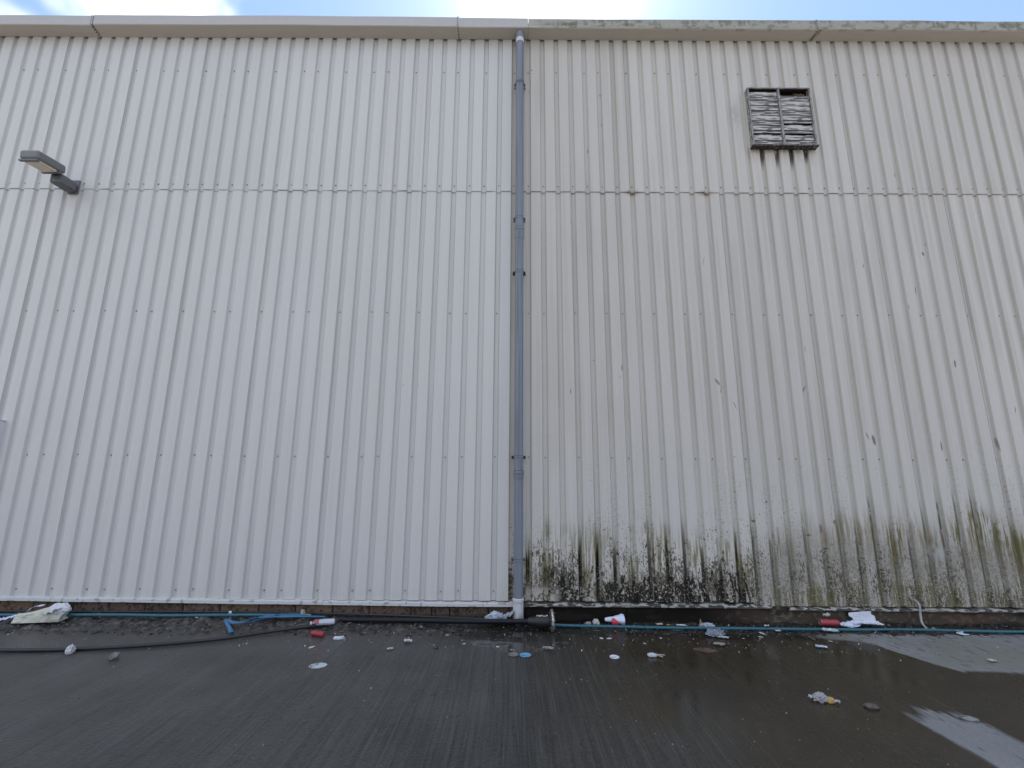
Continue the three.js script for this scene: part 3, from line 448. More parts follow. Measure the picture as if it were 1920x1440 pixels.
// ---------------------------------------------------------------- yard
const YX = 14.4, YZ = 6, YX0 = -7.2, YZ0 = -0.2;
const EX = [2.9, 3.2, 3.43, 3.58, 3.65, 3.73, 3.83, 4.0, 4.25, 5.2, 8], EZ = [0.36, 0.45, 0.52, 0.6, 0.86, 1.05, 1.19, 1.245, 1.26, 1.33, 1.4];
function yardState(x, z) {            // dryness 0..1 and puddle 0..1
  const n = fbm(x * 5, z * 3.2, 4) - 0.5, n2 = vn(x * 36, z * 5) - 0.5;
  let dry = sm(-0.03, 0.05, lerpTable(EX, EZ, x) + n * 0.12 + n2 * 0.03 - z) * sm(2.95, 3.45, x + n * 0.5) * sm(0.27, 0.33, z + n2 * 0.04);
  const tip = 1.86 + Math.abs(x - 2.95) * 0.35;
  const track = sm(2.745, 2.785, x + n2 * 0.03 + 0.02 * n) * (1 - sm(3.13, 3.2, x + n2 * 0.07 + n * 0.1)) * sm(tip - 0.03, tip + 0.08, z + n2 * 0.16 + n * 0.2);
  dry = Math.max(dry, track * (0.55 + 0.45 * sm(0.25, 0.5, vn(x * 30, z * 2.2) + 0.9 * sm(1.95, 2.3, z))));
  dry = Math.max(dry, sm(5.3, 6.3, z + n * 0.8));
  const e = ((x - 0.05) / 0.62) ** 2 + ((z - 0.42) / 0.46) ** 2 + n * 1.4;
  let pud = sm(1.0, 0.8, e);
  pud = Math.max(pud, sm(0.34, 0.26, z + n * 0.25) * sm(0.2, 0.8, x) * (1 - sm(2.6, 3.1, x)) * 0.9);
  pud = Math.max(pud, 0.6 * sm(0.54, 0.64, fbm(x * 1.6 + 3, z * 2.2 + 1, 3)) * sm(0.7, 1.3, x) * (1 - sm(2.2, 3, z)));
  return [dry, pud * (1 - dry)];
}
const grooves = (x, z) => { const wv = x + 0.03 * (vn(z * 1.1, x * 0.7) - 0.5), q = Math.exp(-(((x + 0.2) / 1.3) ** 2)); return 0.5 + (0.35 + 0.75 * q) * (0.4 * vn(wv * 95, z * 0.8) + 0.4 * vn(wv * 240, z * 1.8) + 0.2 * vn(wv * 40, z * 0.6) - 0.5) + 0.3 * (fbm(x * 60, z * 60, 3) - 0.5); };
const yardColor = colorTex(2048, 2048, (u, v, c) => {
  const x = YX0 + u * YX, z = YZ0 + v * YZ, [dry, pud] = yardState(x, z);
  const gr = grooves(x, z), n = fbm(x * 2.2, z * 1.6, 4), fine = vn(x * 140, z * 150), mud = sm(0.2, 1.6, x + (n - 0.5) * 1.5);
  const lf = sm(0.5, -3, x) * 0.012; c[0] = mix(0.048, 0.033, mud) + lf; c[1] = mix(0.0465, 0.025, mud) + lf; c[2] = mix(0.041, 0.0145, mud) + lf * 0.9;
  const f = 0.6 + 1.1 * (gr - 0.5) * (1 - 0.45 * mud) + 0.5 * (n - 0.5) + 0.5 * fine * 0.6 + 0.13; c[0] *= f; c[1] *= f; c[2] *= f;
  tone(c, 0.02, 0.019, 0.018, 0.6 * sm(0.86, 0.93, vn(x * 30 + 8, z * 26)) * sm(0.5, 0.7, vn(x * 1.7, z * 1.9)));
  tone(c, 0.085, 0.083, 0.08, 0.45 * sm(0.7, 0.9, vn(x * 130, z * 2.2 + 3)) * (1 - mud * 0.6)); tone(c, 0.02, 0.02, 0.02, 0.4 * sm(0.72, 0.9, vn(x * 120 + 40, z * 1.8 + 9)) * (1 - mud * 0.6));
  // stronger raked lines
  const ln = sm(0.77, 0.9, vn(x * 26 + 0.2 * vn(z, 2), z * 0.35)); tone(c, 0.022, 0.022, 0.022, 0.4 * ln * (1 - mud));
  tone(c, 0.02, 0.017, 0.014, 0.5 * sm(0.55, 0.72, fbm(x * 1.4 + 9, z * 1.8, 4)) * (0.4 + 0.6 * mud));
  // paler grit towards the wall on the left
  tone(c, 0.085, 0.08, 0.075, 0.55 * sm(1.1, 0.45, z + (n - 0.5) * 0.6) * (1 - sm(-1.2, -0.3, x)));
  tone(c, 0.018, 0.015, 0.012, 0.75 * sm(0.55, 0.3, z + (n - 0.5) * 0.4) * sm(-0.9, 0.2, x) * (1 - dry));
  // grains
  const gn = vn(x * 105 + 5, z * 105); tone(c, 0.2, 0.19, 0.175, 0.6 * sm(0.9, 0.96, gn) * sm(1.6, 0.4, z)); tone(c, 0.14, 0.13, 0.12, 0.5 * sm(0.87, 0.95, vn(x * 120 + 71, z * 130 + 3)) * (0.35 + 0.65 * vn(x * 2, z * 2))); tone(c, 0.012, 0.011, 0.01, 0.6 * sm(0.86, 0.94, vn(x * 110 + 17, z * 120 + 31)));
  // dry concrete
  const d = 0.205 * (0.8 + 0.25 * gr + 0.25 * (n - 0.5) + 0.2 * (fine - 0.5)); tone(c, d * 0.98, d, d * 0.99, dry);
  tone(c, 0.14, 0.15, 0.1, dry * 0.45 * sm(0.42, 0.6, fbm(x * 3 + 2, z * 3, 3)) * sm(1.5, 0.9, z));
  tone(c, 0.07, 0.07, 0.065, dry * 0.6 * sm(0.72, 0.85, vn(x * 44, z * 12)));
});
const yardRough = greyTex(2048, 2048, (u, v) => {
  const x = YX0 + u * YX, z = YZ0 + v * YZ, [dry, pud] = yardState(x, z);
  const wet = mix(0.36, 0.27, sm(0.2, 1.5, x)) + 0.2 * (fbm(x * 3, z * 2, 3) - 0.5) + 0.12 * (grooves(x, z) - 0.5);
  return mix(mix(wet, 0.05, pud), 0.92, dry);
});
const yardBump = greyTex(2048, 2048, (u, v) => {
  const x = YX0 + u * YX, z = YZ0 + v * YZ, [dry, pud] = yardState(x, z);
  return 0.5 + (0.5 * (grooves(x, z) - 0.5) + 0.25 * (vn(x * 150, z * 150) - 0.5)) * (1 - 0.95 * pud) * (1 - 0.35 * sm(0.2, 1.5, x));
});
const yardMat = new THREE.MeshPhysicalMaterial({ map: yardColor, roughnessMap: yardRough, roughness: 1, bumpMap: yardBump, bumpScale: 0.006, specularIntensity: 0.52 });
{
  const g = new THREE.PlaneGeometry(YX, YZ, 8, 4); g.rotateX(-Math.PI / 2); g.translate(YX0 + YX / 2, 0, YZ0 + YZ / 2); setUV(g, (x, y, z) => [(x - YX0) / YX, (z - YZ0) / YZ]);
  const m = mesh('yard', g, yardMat); m.userData = { kind: 'structure', label: 'wet brushed concrete yard in front of the warehouse' };
  const tile = colorTex(512, 512, (u, v, c) => { const n = fbm(u * 8, v * 8, 4), b = 0.2 * (0.75 + 0.4 * n + 0.15 * (vn(u * 200, v * 200) - 0.5)); c[0] = b * 1.02; c[1] = b; c[2] = b * 0.95; }, THREE.MirroredRepeatWrapping);
  const gg = new THREE.PlaneGeometry(600, 600, 4, 4); gg.rotateX(-Math.PI / 2); gg.translate(0, -0.02, 0); setUV(gg, (x, y, z) => [x / 6, z / 6]);
  const m2 = mesh('ground', gg, new THREE.MeshStandardMaterial({ map: tile, roughness: 0.9 })); m2.userData = { kind: 'structure' };
}
// silt along the foot of the wall
{
  const nx = 760, nz = 30, pos = [], col = [], idx = [];
  for (let j = 0; j <= nz; j++) for (let i = 0; i <= nx; i++) {
    const x = mix(-8.2, 8.2, i / nx), z = mix(-0.05, 0.56, j / nz), b = bank(x, z), n = fbm(x * 7, z * 9, 4), n2 = fbm(x * 30, z * 40, 3);
    const y = b * (0.74 + 0.5 * (n - 0.5)) + (n - 0.52) * 0.03 + (n2 - 0.5) * 0.05 - 0.003 - 0.02 * sm(0.25, 0.5, z) - (x > -0.4 && x < 0.7 ? 0.02 : 0);
    pos.push(x, y, z);
    const l = sm(-0.6, 0.4, x), d = 0.5 + 1.3 * (n2 - 0.4), pale = sm(0.66, 0.8, vn(x * 55, z * 60));
    const base = [mix(0.045, 0.02, l), mix(0.04, 0.0165, l), mix(0.036, 0.0125, l)];
    for (let q = 0; q < 3; q++) col.push(mix(base[q] * d, [0.14, 0.125, 0.11][q], pale * 0.5 * (1 - 0.4 * l)));
  }
  for (let j = 0; j < nz; j++) for (let i = 0; i < nx; i++) { const a = j * (nx + 1) + i; idx.push(a, a + nx + 1, a + 1, a + 1, a + nx + 1, a + nx + 2); }
  const g = new THREE.BufferGeometry(); g.setAttribute('position', new THREE.Float32BufferAttribute(pos, 3)); g.setAttribute('color', new THREE.Float32BufferAttribute(col, 3)); g.setIndex(idx); g.computeVertexNormals();
  const m = mesh('silt', g, new THREE.MeshStandardMaterial({ vertexColors: true, roughness: 0.55 })); m.userData.kind = 'stuff'; tag(m, 'dark wet silt and grit heaped along the foot of the wall', 'silt'); m.userData.kind = 'stuff';
}

// ---------------------------------------------------------------- hoses, cables and the black pipe
function tube(pts, r, seg, wob, seed, flat = 1) {
  const c = new THREE.CatmullRomCurve3(pts.map((p) => new THREE.Vector3(...p)), false, 'catmullrom', 0.5), g = new THREE.TubeGeometry(c, seg, r, 10, false);
  const p = g.attributes.position; for (let i = 0; i < p.count; i++) { const x = p.getX(i), z = p.getZ(i); p.setZ(i, z + (vn(x * 1.3, seed) - 0.5) * wob); p.setY(i, p.getY(i) + (vn(x * 1.9, seed + 5) - 0.5) * wob * 0.25); } return g;
}
const teal = std(0.018, 0.1, 0.13, 0.42), blackRubber = std(0.012, 0.012, 0.014, 0.5);
tag(mesh('hose', tube([[-8, 0.085, 0.14], [-5.6, 0.088, 0.14], [-3.85, 0.092, 0.13], [-2.8, 0.095, 0.12], [-2.3, 0.088, 0.12], [-2.02, 0.07, 0.09]], 0.016, 160, 0.02, 3), teal), 'teal hose along the wall foot left of the black pipe', 'hose');
tag(mesh('hose', tube([[0.4, 0.02, 0.12], [0.8, 0.022, 0.16], [2, 0.018, 0.2], [3.1, 0.017, 0.225], [4.3, 0.017, 0.22], [5.5, 0.016, 0.25], [8, 0.016, 0.25]], 0.016, 160, 0.02, 8), teal), 'teal hose along the wall foot right of the steel flange', 'hose');
tag(mesh('hose', tube([[-8, 0.085, 0.02], [-5, 0.095, 0.018], [-3.1, 0.098, 0.02], [-2, 0.09, 0.02], [-0.4, 0.05, 0.03], [-0.02, 0.03, 0.05]], 0.009, 120, 0.012, 12), std(0.03, 0.033, 0.036, 0.5)), 'thin dark hose lying against the blocks behind the teal hose', 'hose');
tag(mesh('cable', tube([[-7.5, 0.018, 0.98], [-5.6, 0.018, 0.965], [-4.643, 0.018, 0.937], [-3.741, 0.018, 0.859], [-2.903, 0.02, 0.64], [-2.481, 0.03, 0.45], [-2.2, 0.035, 0.32], [-1.95, 0.045, 0.24]], 0.0165, 140, 0.02, 21), blackRubber), 'thick black cable curving across the concrete towards the left edge', 'cable');
{
  const P = thing('black_pipe', 'black pipe lying along the wall foot with a steel flange on its end', 'pipe');
  const a = [-1.85, 0.062, 0.14], b = [0.2, 0.092, 0.265];
  mesh('pipe', tube([a, [-1.2, 0.068, 0.165], [-0.5, 0.075, 0.215], b], 0.027, 60, 0.006, 2), new THREE.MeshPhysicalMaterial({ color: lin(0.008, 0.009, 0.014), roughness: 0.45, specularIntensity: 0.5, side: THREE.DoubleSide }), P);
  const st = alongX(new THREE.LatheGeometry([[0.03, -0.02], [0.042, 0], [0.045, 0.06], [0.062, 0.075], [0.062, 0.2], [0.05, 0.215]].map(([r, y]) => new THREE.Vector2(r, y)), 28).rotateX(Math.PI)); st.translate(0.2, 0.095, 0.27); mesh('stub', st, std(0.012, 0.012, 0.013, 0.5), P);
  const fl = new THREE.LatheGeometry([[0.045, -0.017], [0.1, -0.019], [0.108, -0.015], [0.11, 0], [0.108, 0.015], [0.1, 0.019], [0.045, 0.017]].map(([r, y]) => new THREE.Vector2(r, y)), 40); fl.rotateZ(Math.PI / 2); fl.scale(0.72, 1, 1); fl.rotateY(0.05); fl.translate(0.438, 0.103, 0.27);
  const fm = new THREE.MeshStandardMaterial({ roughness: 0.38, metalness: 0.75, side: THREE.DoubleSide, map: colorTex(256, 32, (u, v, c) => { const n = fbm(u * 20, v * 3, 4); c[0] = 0.55; c[1] = 0.56; c[2] = 0.55; tone(c, 0.22, 0.12, 0.06, 0.7 * sm(0.52, 0.68, n)); tone(c, 0.1, 0.1, 0.1, 0.5 * sm(0.6, 0.75, vn(u * 60, v * 4))); }) });
  const f = mesh('flange', fl, fm, P); f.userData.label = 'round steel flange seen on edge';
  const bmt = std(0.1, 0.09, 0.08, 0.5, 0.6); for (let i = 0; i < 6; i++) { const q = i / 6 * Math.PI * 2 + 0.3; mesh('bolt', alongX(cyl(0.009, 0.009, 0.06, 6)).translate(0.44, 0.103 + 0.08 * Math.sin(q), 0.27 + 0.08 * Math.cos(q)), bmt, f); }
}
// ribbon of flat blue hose
function ribbon(pts, w, t, seg, tw) {
  const c = new THREE.CatmullRomCurve3(pts.map((p) => new THREE.Vector3(...p))), pos = [], idx = [];
  for (let i = 0; i <= seg; i++) { const u = i / seg, p = c.getPoint(u), d = c.getTangent(u), s = new THREE.Vector3(d.z, 0, -d.x).normalize(), n = new THREE.Vector3().crossVectors(d, s).normalize(), a = tw * (vn(u * 6, 3) - 0.5), ww = w * (0.75 + 0.5 * vn(u * 9, 7)); const s2 = s.clone().multiplyScalar(Math.cos(a)).addScaledVector(n, Math.sin(a)), n2 = new THREE.Vector3().crossVectors(d, s2); for (const [q, e] of [[-1, 0], [-0.5, 1], [0.5, 1.2], [1, 0], [0.5, -1], [-0.5, -1]]) { const v = p.clone().addScaledVector(s2, q * ww / 2).addScaledVector(n2, -e * t / 2); pos.push(v.x, v.y, v.z); } }
  for (let i = 0; i < seg; i++) for (let q = 0; q < 6; q++) { const a = i * 6 + q, b = i * 6 + (q + 1) % 6; idx.push(a, b, a + 6, b, b + 6, a + 6); }
  const g = new THREE.BufferGeometry(); g.setAttribute('position', new THREE.Float32BufferAttribute(pos, 3)); g.setIndex(idx); return toCreasedNormals(g, 0.6);
}
{
  const S = thing('blue_strap', 'crumpled bright blue flat hose looped over silt beside the plinth', 'strap'), m = std(0.035, 0.125, 0.25, 0.5);
  mesh('strip', ribbon([[-2.02, 0.085, 0.12], [-2.35, 0.092, 0.13], [-2.6, 0.09, 0.17], [-2.78, 0.065, 0.24], [-2.95, 0.07, 0.27], [-3.02, 0.085, 0.24], [-2.98, 0.07, 0.3], [-2.9, 0.04, 0.38], [-2.84, 0.022, 0.44]], 0.036, 0.012, 80, 1.6), m, S);
  mesh('strip', ribbon([[-2.25, 0.1, 0.1], [-2.5, 0.108, 0.12], [-2.68, 0.1, 0.2], [-2.8, 0.085, 0.26]], 0.03, 0.01, 40, 2.2), std(0.03, 0.115, 0.2, 0.5), S);
}
// small conduit out of the cladding on the right
tag(mesh('conduit', tube([[4.535, 0.27, -0.02], [4.53, 0.245, 0.05], [4.528, 0.2, 0.068], [4.52, 0.12, 0.07], [4.5, 0.05, 0.1], [4.47, 0.012, 0.19]], 0.011, 40, 0, 1), std(0.33, 0.32, 0.31, 0.5)), 'short pale grey conduit bending from the mouldy cladding to the ground', 'conduit');

// ---------------------------------------------------------------- litter
const FLOOR = (x, z) => Math.max(0.0, bank(x, z) * 0.85);
function sheet(w, d, t, seed, amp, fold = 0, nx = 14, nz = 10, ragged = 0.15) {
  const g = new THREE.BoxGeometry(w, t, d, nx, 1, nz), p = g.attributes.position;
  for (let i = 0; i < p.count; i++) {
    let x = p.getX(i), y = p.getY(i), z = p.getZ(i); const e = Math.max(Math.abs(x) / w, Math.abs(z) / d) * 2;
    const rag = 1 - ragged * (vn(x * 60 / w * 0.1 + seed, z * 6 / d + seed) - 0.3) * sm(0.5, 1, e);
    const n = fbm(x * 5 / w + seed * 3.1, z * 5 / d + seed, 3), ridge = Math.abs(n - 0.5) * 2;
    y += amp * (1 - ridge) + fold * Math.max(0, x / w + 0.1) ** 1.2 * w + amp * 0.5 * vn(x * 18 / w, z * 18 / d + seed);
    p.setXYZ(i, x * rag, y, z * rag);
  }
  return toCreasedNormals(g, 0.5);
}
function lump(rx, ry, rz, seed, amp, det = 4, freq = 2.2) {
  let g = new THREE.IcosahedronGeometry(1, det); g.deleteAttribute('uv'); g.deleteAttribute('normal'); g = mergeVertices(g); const p = g.attributes.position;
  for (let i = 0; i < p.count; i++) { const x = p.getX(i), y = p.getY(i), z = p.getZ(i), a = fbm(x * freq + seed * 7.7 + z * 1.3, y * freq + z * freq * 0.8 + seed, 3), k = 1 + amp * (2 * Math.abs(a - 0.5) * 2 - 0.6) + amp * 0.6 * (vn(x * 7 + seed, z * 7 + y * 5) - 0.5); p.setXYZ(i, x * k * rx, Math.max(-0.6, y * k) * ry, z * k * rz); }
  g.translate(0, ry * 0.6, 0); return setUV(toCreasedNormals(g, 0.45), (x, y, z) => [x * 9 + seed * 0.37, z * 9 + y * 7]);
}
const dirtT = colorTex(128, 128, (u, v, c) => { const n = fbm(u * 6, v * 6, 4); c[0] = c[1] = c[2] = 1; tone(c, 0.35, 0.31, 0.26, 0.75 * sm(0.5, 0.75, n)); tone(c, 0.2, 0.17, 0.14, 0.6 * sm(0.66, 0.85, vn(u * 30, v * 30))); }, THREE.RepeatWrapping);
const white = std(0.55, 0.56, 0.58, 0.6), cream = std(0.48, 0.47, 0.39, 0.7), pale = std(0.4, 0.45, 0.52, 0.5), greyP = std(0.26, 0.29, 0.34, 0.5), brown = std(0.1, 0.06, 0.045, 0.7), red = std(0.26, 0.025, 0.032, 0.45);
const film = new THREE.MeshPhysicalMaterial({ color: lin(0.7, 0.75, 0.82), roughness: 0.3, transmission: 0.45, thickness: 0, side: THREE.DoubleSide });
const at = (x, z, dy = 0) => [x, FLOOR(x, z) + dy, z];
// white paper sack on the far left
{
  const t = thing('paper_sack', 'large crumpled cream paper sack lying over the teal hose at far left', 'sack', [-5.03, 0.055, 0.21], 0.14);
  const prof = new THREE.BoxGeometry(0.44, 0.15, 0.14, 18, 6, 5), p = prof.attributes.position;
  for (let i = 0; i < p.count; i++) { const x = p.getX(i), y = p.getY(i), z = p.getZ(i), u = x / 0.44 + 0.5, hh = mix(0.55, 1.0, sm(0.05, 0.85, u)) * (1 - 0.35 * sm(0.82, 1, u)); const n = fbm(x * 14, y * 14 + z * 18, 3) - 0.5; p.setXYZ(i, x + n * 0.03, (y + 0.075) * hh * (1 - 0.25 * Math.abs(z) / 0.07 * (y > 0 ? 1 : 0)) + n * 0.02, z * (1 - 0.55 * (y / 0.15 + 0.5)) + n * 0.05); }
  mesh('sack', toCreasedNormals(prof, 0.4), cream, t);
  const fl = sheet(0.16, 0.12, 0.004, 4, 0.03); fl.rotateZ(0.35); fl.translate(0.15, 0.08, 0.04); mesh('flap', fl, white, t);
  mesh('corner', (() => { const g = lump(0.1, 0.07, 0.06, 5, 0.25); g.translate(0.17, 0.06, 0.0); return g; })(), white, t);
}
tag(mesh('paper_scrap', (() => { const g = sheet(0.13, 0.1, 0.005, 9, 0.03, 0.3); g.rotateY(0.4); g.translate(-5.33, 0.06, 0.25); return g; })(), std(0.55, 0.6, 0.78, 0.5)), 'bluish white paper scrap sticking out left of the cream sack', 'scrap');
tag(mesh('paper_scrap', (() => { const g = ribbon([[-5.27, 0.1, 0.14], [-5.24, 0.15, 0.13], [-5.18, 0.175, 0.12], [-5.1, 0.185, 0.12]], 0.035, 0.006, 20, 1); return g; })(), std(0.58, 0.55, 0.68, 0.5)), 'curled lilac white strip standing up behind the cream sack', 'scrap');
const soiled = new Map(), soil = (mat, geo) => { if (!geo.attributes.uv || mat.map || mat.transmission > 0) return mat; if (!soiled.has(mat)) { const d = mat.clone(); d.map = dirtT; soiled.set(mat, d); } return soiled.get(mat); };
const item = (name, geo, mat, pos, turn, label, cat) => { const m = mesh(name, geo, soil(mat, geo)); m.position.set(...pos); m.rotation.y = turn; return tag(m, label, cat); };
item('paper_ball', lump(0.035, 0.045, 0.03, 3, 0.35), white, at(-4.0, 0.95), 0.4, 'small white crumpled paper touching the thick black cable', 'litter');
item('stone', lump(0.04, 0.035, 0.034, 8, 0.18, 3, 1.4), std(0.2, 0.19, 0.175, 0.85), at(-3.5, 1.06), 0.2, 'small grey stone on the concrete at left below the black cable', 'stone');
{
  const t = thing('tube_cap', 'small white cap standing upright by the plinth above the blue hose', 'cap', [-3.09, 0.07, 0.07]); t.scale.setScalar(0.75);
  mesh('body', new THREE.LatheGeometry([[0, 0], [0.022, 0], [0.024, 0.01], [0.02, 0.055], [0.017, 0.07], [0, 0.072]].map(([r, y]) => new THREE.Vector2(r, y)), 16), white, t); mesh('base', cyl(0.02, 0.024, 0.02, 14).translate(0.03, -0.005, 0.03), std(0.2, 0.2, 0.17, 0.6), t);
}
{ // clear crushed bottle
  const t = thing('plastic_bottle', 'crushed clear plastic bottle with a red label on the silt by the black pipe', 'bottle', [-2.0, 0.045, 0.26], 0.25);
  const prof = [[0, -0.11], [0.026, -0.11], [0.034, -0.1], [0.034, -0.06], [0.031, -0.05], [0.034, -0.03], [0.034, 0.03], [0.031, 0.045], [0.03, 0.06], [0.014, 0.095], [0.012, 0.11]].map(([r, y]) => new THREE.Vector2(r, y));
  const b = new THREE.LatheGeometry(prof, 24); b.rotateZ(Math.PI / 2); const p = b.attributes.position; for (let i = 0; i < p.count; i++) { const n = fbm(p.getX(i) * 22, p.getZ(i) * 22 + p.getY(i) * 9, 2); p.setY(i, p.getY(i) * (0.72 + 0.35 * n)); p.setZ(i, p.getZ(i) * (1.1 + 0.3 * (n - 0.5))); } b.computeVertexNormals(); b.translate(0.02, 0.026, 0); mesh('body', b, film, t);
  const lb = new THREE.CylinderGeometry(0.0345, 0.0345, 0.05, 24, 1, true, 0, 4); lb.rotateZ(Math.PI / 2); lb.scale(1, 0.85, 1.1); lb.translate(-0.05, 0.027, 0); mesh('label_wrap', lb, std(0.35, 0.08, 0.1, 0.5), t);
  mesh('cap', alongX(cyl(0.016, 0.016, 0.018, 16)).translate(-0.105, 0.022, 0), std(0.6, 0.52, 0.5, 0.5), t);
}
item('paper_scrap', (() => { const s = new THREE.Shape([[0, 0], [0.05, 0], [0.11, 0.025], [0.115, 0.045], [0.045, 0.05], [0.035, 0.085], [0, 0.09]].map(([x, y]) => new THREE.Vector2(x, y))); const g = new THREE.ExtrudeGeometry(s, { depth: 0.006, bevelEnabled: true, bevelSize: 0.001, bevelThickness: 0.001, bevelSegments: 1 }); g.rotateX(-0.2); return g; })(), std(0.3, 0.31, 0.28, 0.7), [-2.3, 0.06, 0.11], 0, 'pale grey torn card propped against the plinth behind the clear bottle', 'card');
{
  const t = thing('red_can', 'faded red can lying on wet concrete below the clear bottle', 'can', [-1.95, 0.0, 0.47], 0);
  const g = new THREE.LatheGeometry([[0, -0.075], [0.022, -0.075], [0.028, -0.068], [0.03, -0.06], [0.03, 0.055], [0.026, 0.068], [0.023, 0.075], [0, 0.072]].map(([r, y]) => new THREE.Vector2(r, y)), 22); g.rotateZ(Math.PI / 2); g.rotateY(-0.35); const p = g.attributes.position; for (let i = 0; i < p.count; i++) { const n = fbm(p.getX(i) * 30, p.getZ(i) * 30, 2); p.setY(i, p.getY(i) * (0.8 + 0.3 * n)); } g.computeVertexNormals(); g.translate(0, 0.027, 0); mesh('body', g, red, t);
  const r = alongX(new THREE.TorusGeometry(0.023, 0.003, 6, 20).rotateX(Math.PI / 2)); r.rotateY(-0.35); r.translate(0.07, 0.027, 0.026); mesh('rim', r, std(0.3, 0.1, 0.1, 0.4, 0.3), t);
}
item('shell_scrap', (() => { const g = new THREE.SphereGeometry(0.05, 16, 8, 0.3, 2.2, 0.8, 1.4); g.scale(1.2, 0.6, 0.9); g.translate(0, 0.012, 0); return g; })(), std(0.5, 0.56, 0.6, 0.4), [-1.71, 0, 0.53], 0.4, 'curved bluish white shard on concrete just right of the lying red can', 'scrap');
item('oval_scrap', (() => { const s = new THREE.Shape(); s.ellipse(0, 0, 0.07, 0.05, 0, Math.PI * 2); const g = new THREE.ExtrudeGeometry(s, { depth: 0.005, bevelEnabled: true, bevelSize: 0.004, bevelThickness: 0.002, bevelSegments: 2, curveSegments: 20 }); g.rotateX(-Math.PI / 2); return g; })(), std(0.42, 0.5, 0.52, 0.4), [-1.645, 0.002, 1.19], 0.2, 'pale flat oval scrap alone on the concrete left of centre', 'scrap');
item('paper_scrap', sheet(0.075, 0.05, 0.004, 21, 0.02), white, at(-1.0, 0.63, 0.002), 0.3, 'little crumpled white scrap on concrete halfway between red can and downpipe', 'scrap');
item('paper_scrap', sheet(0.055, 0.03, 0.004, 22, 0.01), std(0.45, 0.43, 0.38, 0.6), at(-1.128, 0.81, 0.002), 0.5, 'tiny cream fleck below the crumpled white scrap left of the puddle', 'scrap');
// bag against the downpipe
item('plastic_bag', lump(0.1, 0.06, 0.06, 31, 0.55, 5, 2.6), pale, [-0.17, 0.06, 0.15], 0.2, 'crumpled pale blue plastic bag against the foot of the downpipe', 'bag');
item('plastic_bag', (() => { const g = sheet(0.16, 0.09, 0.004, 33, 0.05, 0.6); g.rotateY(0.1); return g; })(), std(0.3, 0.34, 0.4, 0.45), [-0.045, 0.05, 0.13], 0, 'torn grey blue film between the pale bag and the downpipe', 'film');
item('bottle_top', new THREE.LatheGeometry([[0, 0], [0.013, 0], [0.014, 0.02], [0.009, 0.028], [0.008, 0.04], [0, 0.042]].map(([r, y]) => new THREE.Vector2(r, y)), 14), white, [-0.13, 0.095, 0.09], 0, 'tiny white nozzle upright against the plinth above the pale blue bag', 'nozzle');
const disc = (rx, rz, t = 0.006) => { const g = new THREE.LatheGeometry([[0, 0], [1, 0], [1.04, 0.4], [1, 1], [0.88, 1], [0.84, 0.6], [0, 0.55]].map(([r, y]) => new THREE.Vector2(r, y)), 28); g.scale(rx, t, rz); return toCreasedNormals(g, 0.6); };
item('round_lid', disc(0.052, 0.045, 0.008), std(0.12, 0.33, 0.5, 0.35), [0.137, 0.003, 0.935], 0, 'light blue round lid lying in the puddle edge below the downpipe', 'lid');
item('round_lid', disc(0.045, 0.04, 0.008), std(0.17, 0.17, 0.165, 0.35), [0.028, 0.003, 0.925], 0, 'translucent grey round lid immediately left of the light blue lid', 'lid');
item('round_lid', disc(0.043, 0.043, 0.006), std(0.6, 0.66, 0.76, 0.4), [0.941, 0.003, 0.965], 0, 'white oval lid on the brown wet concrete right of the puddle', 'lid');
item('paper_scrap', sheet(0.1, 0.04, 0.004, 41, 0.025), std(0.3, 0.27, 0.25, 0.6), [0.355, 0.003, 0.82], -0.3, 'dull crumpled scrap in the puddle below the steel flange', 'scrap');
{
  const t = thing('film_scrap', 'fish shaped grey white film scrap right of the white oval lid', 'scrap', [1.29, 0.004, 0.94], -0.2);
  mesh('body', lump(0.045, 0.018, 0.022, 51, 0.3), std(0.45, 0.48, 0.5, 0.4), t); mesh('tail', merge([sheet(0.08, 0.014, 0.003, 6, 0.01).translate(0.07, 0.004, -0.012), sheet(0.06, 0.012, 0.003, 7, 0.01).rotateY(-0.6).translate(0.065, 0.004, 0.02)]), std(0.33, 0.32, 0.29, 0.6), t);
}
// white rag behind the flange and scraps to the cup
{
  const t = thing('white_cup', 'crushed white cup with a red band lying behind the teal hose', 'cup', [1.15, 0.018, 0.12], 0);
  const g = new THREE.LatheGeometry([[0.02, -0.12], [0.028, -0.1], [0.034, -0.03], [0.04, -0.02], [0.05, 0.03], [0.062, 0.055], [0.064, 0.085], [0.05, 0.09], [0.0, 0.07]].map(([r, y]) => new THREE.Vector2(r, y)), 24); g.rotateZ(-Math.PI / 2); const p = g.attributes.position; for (let i = 0; i < p.count; i++) { const n = fbm(p.getX(i) * 25 + 3, p.getZ(i) * 20 + p.getY(i) * 20, 2); p.setXYZ(i, p.getX(i) + (n - 0.5) * 0.02, p.getY(i) * (0.85 + 0.35 * (n - 0.5)), p.getZ(i) * (0.8 + 0.4 * n)); } g.computeVertexNormals(); g.translate(0.0, 0.055, 0); mesh('body', g, std(0.55, 0.6, 0.72, 0.5), t);
  const rb = new THREE.CylinderGeometry(0.047, 0.043, 0.075, 18, 1, true, -1.0, 1.6); rb.rotateZ(-Math.PI / 2); rb.translate(-0.018, 0.04, 0.006); mesh('band', rb, std(0.5, 0.03, 0.06, 0.5), t);
}
item('paper_ball', lump(0.035, 0.036, 0.028, 61, 0.35), std(0.45, 0.46, 0.44, 0.6), [0.93, 0.02, 0.11], 0, 'pale crumpled lump between the steel flange and the white cup', 'litter');
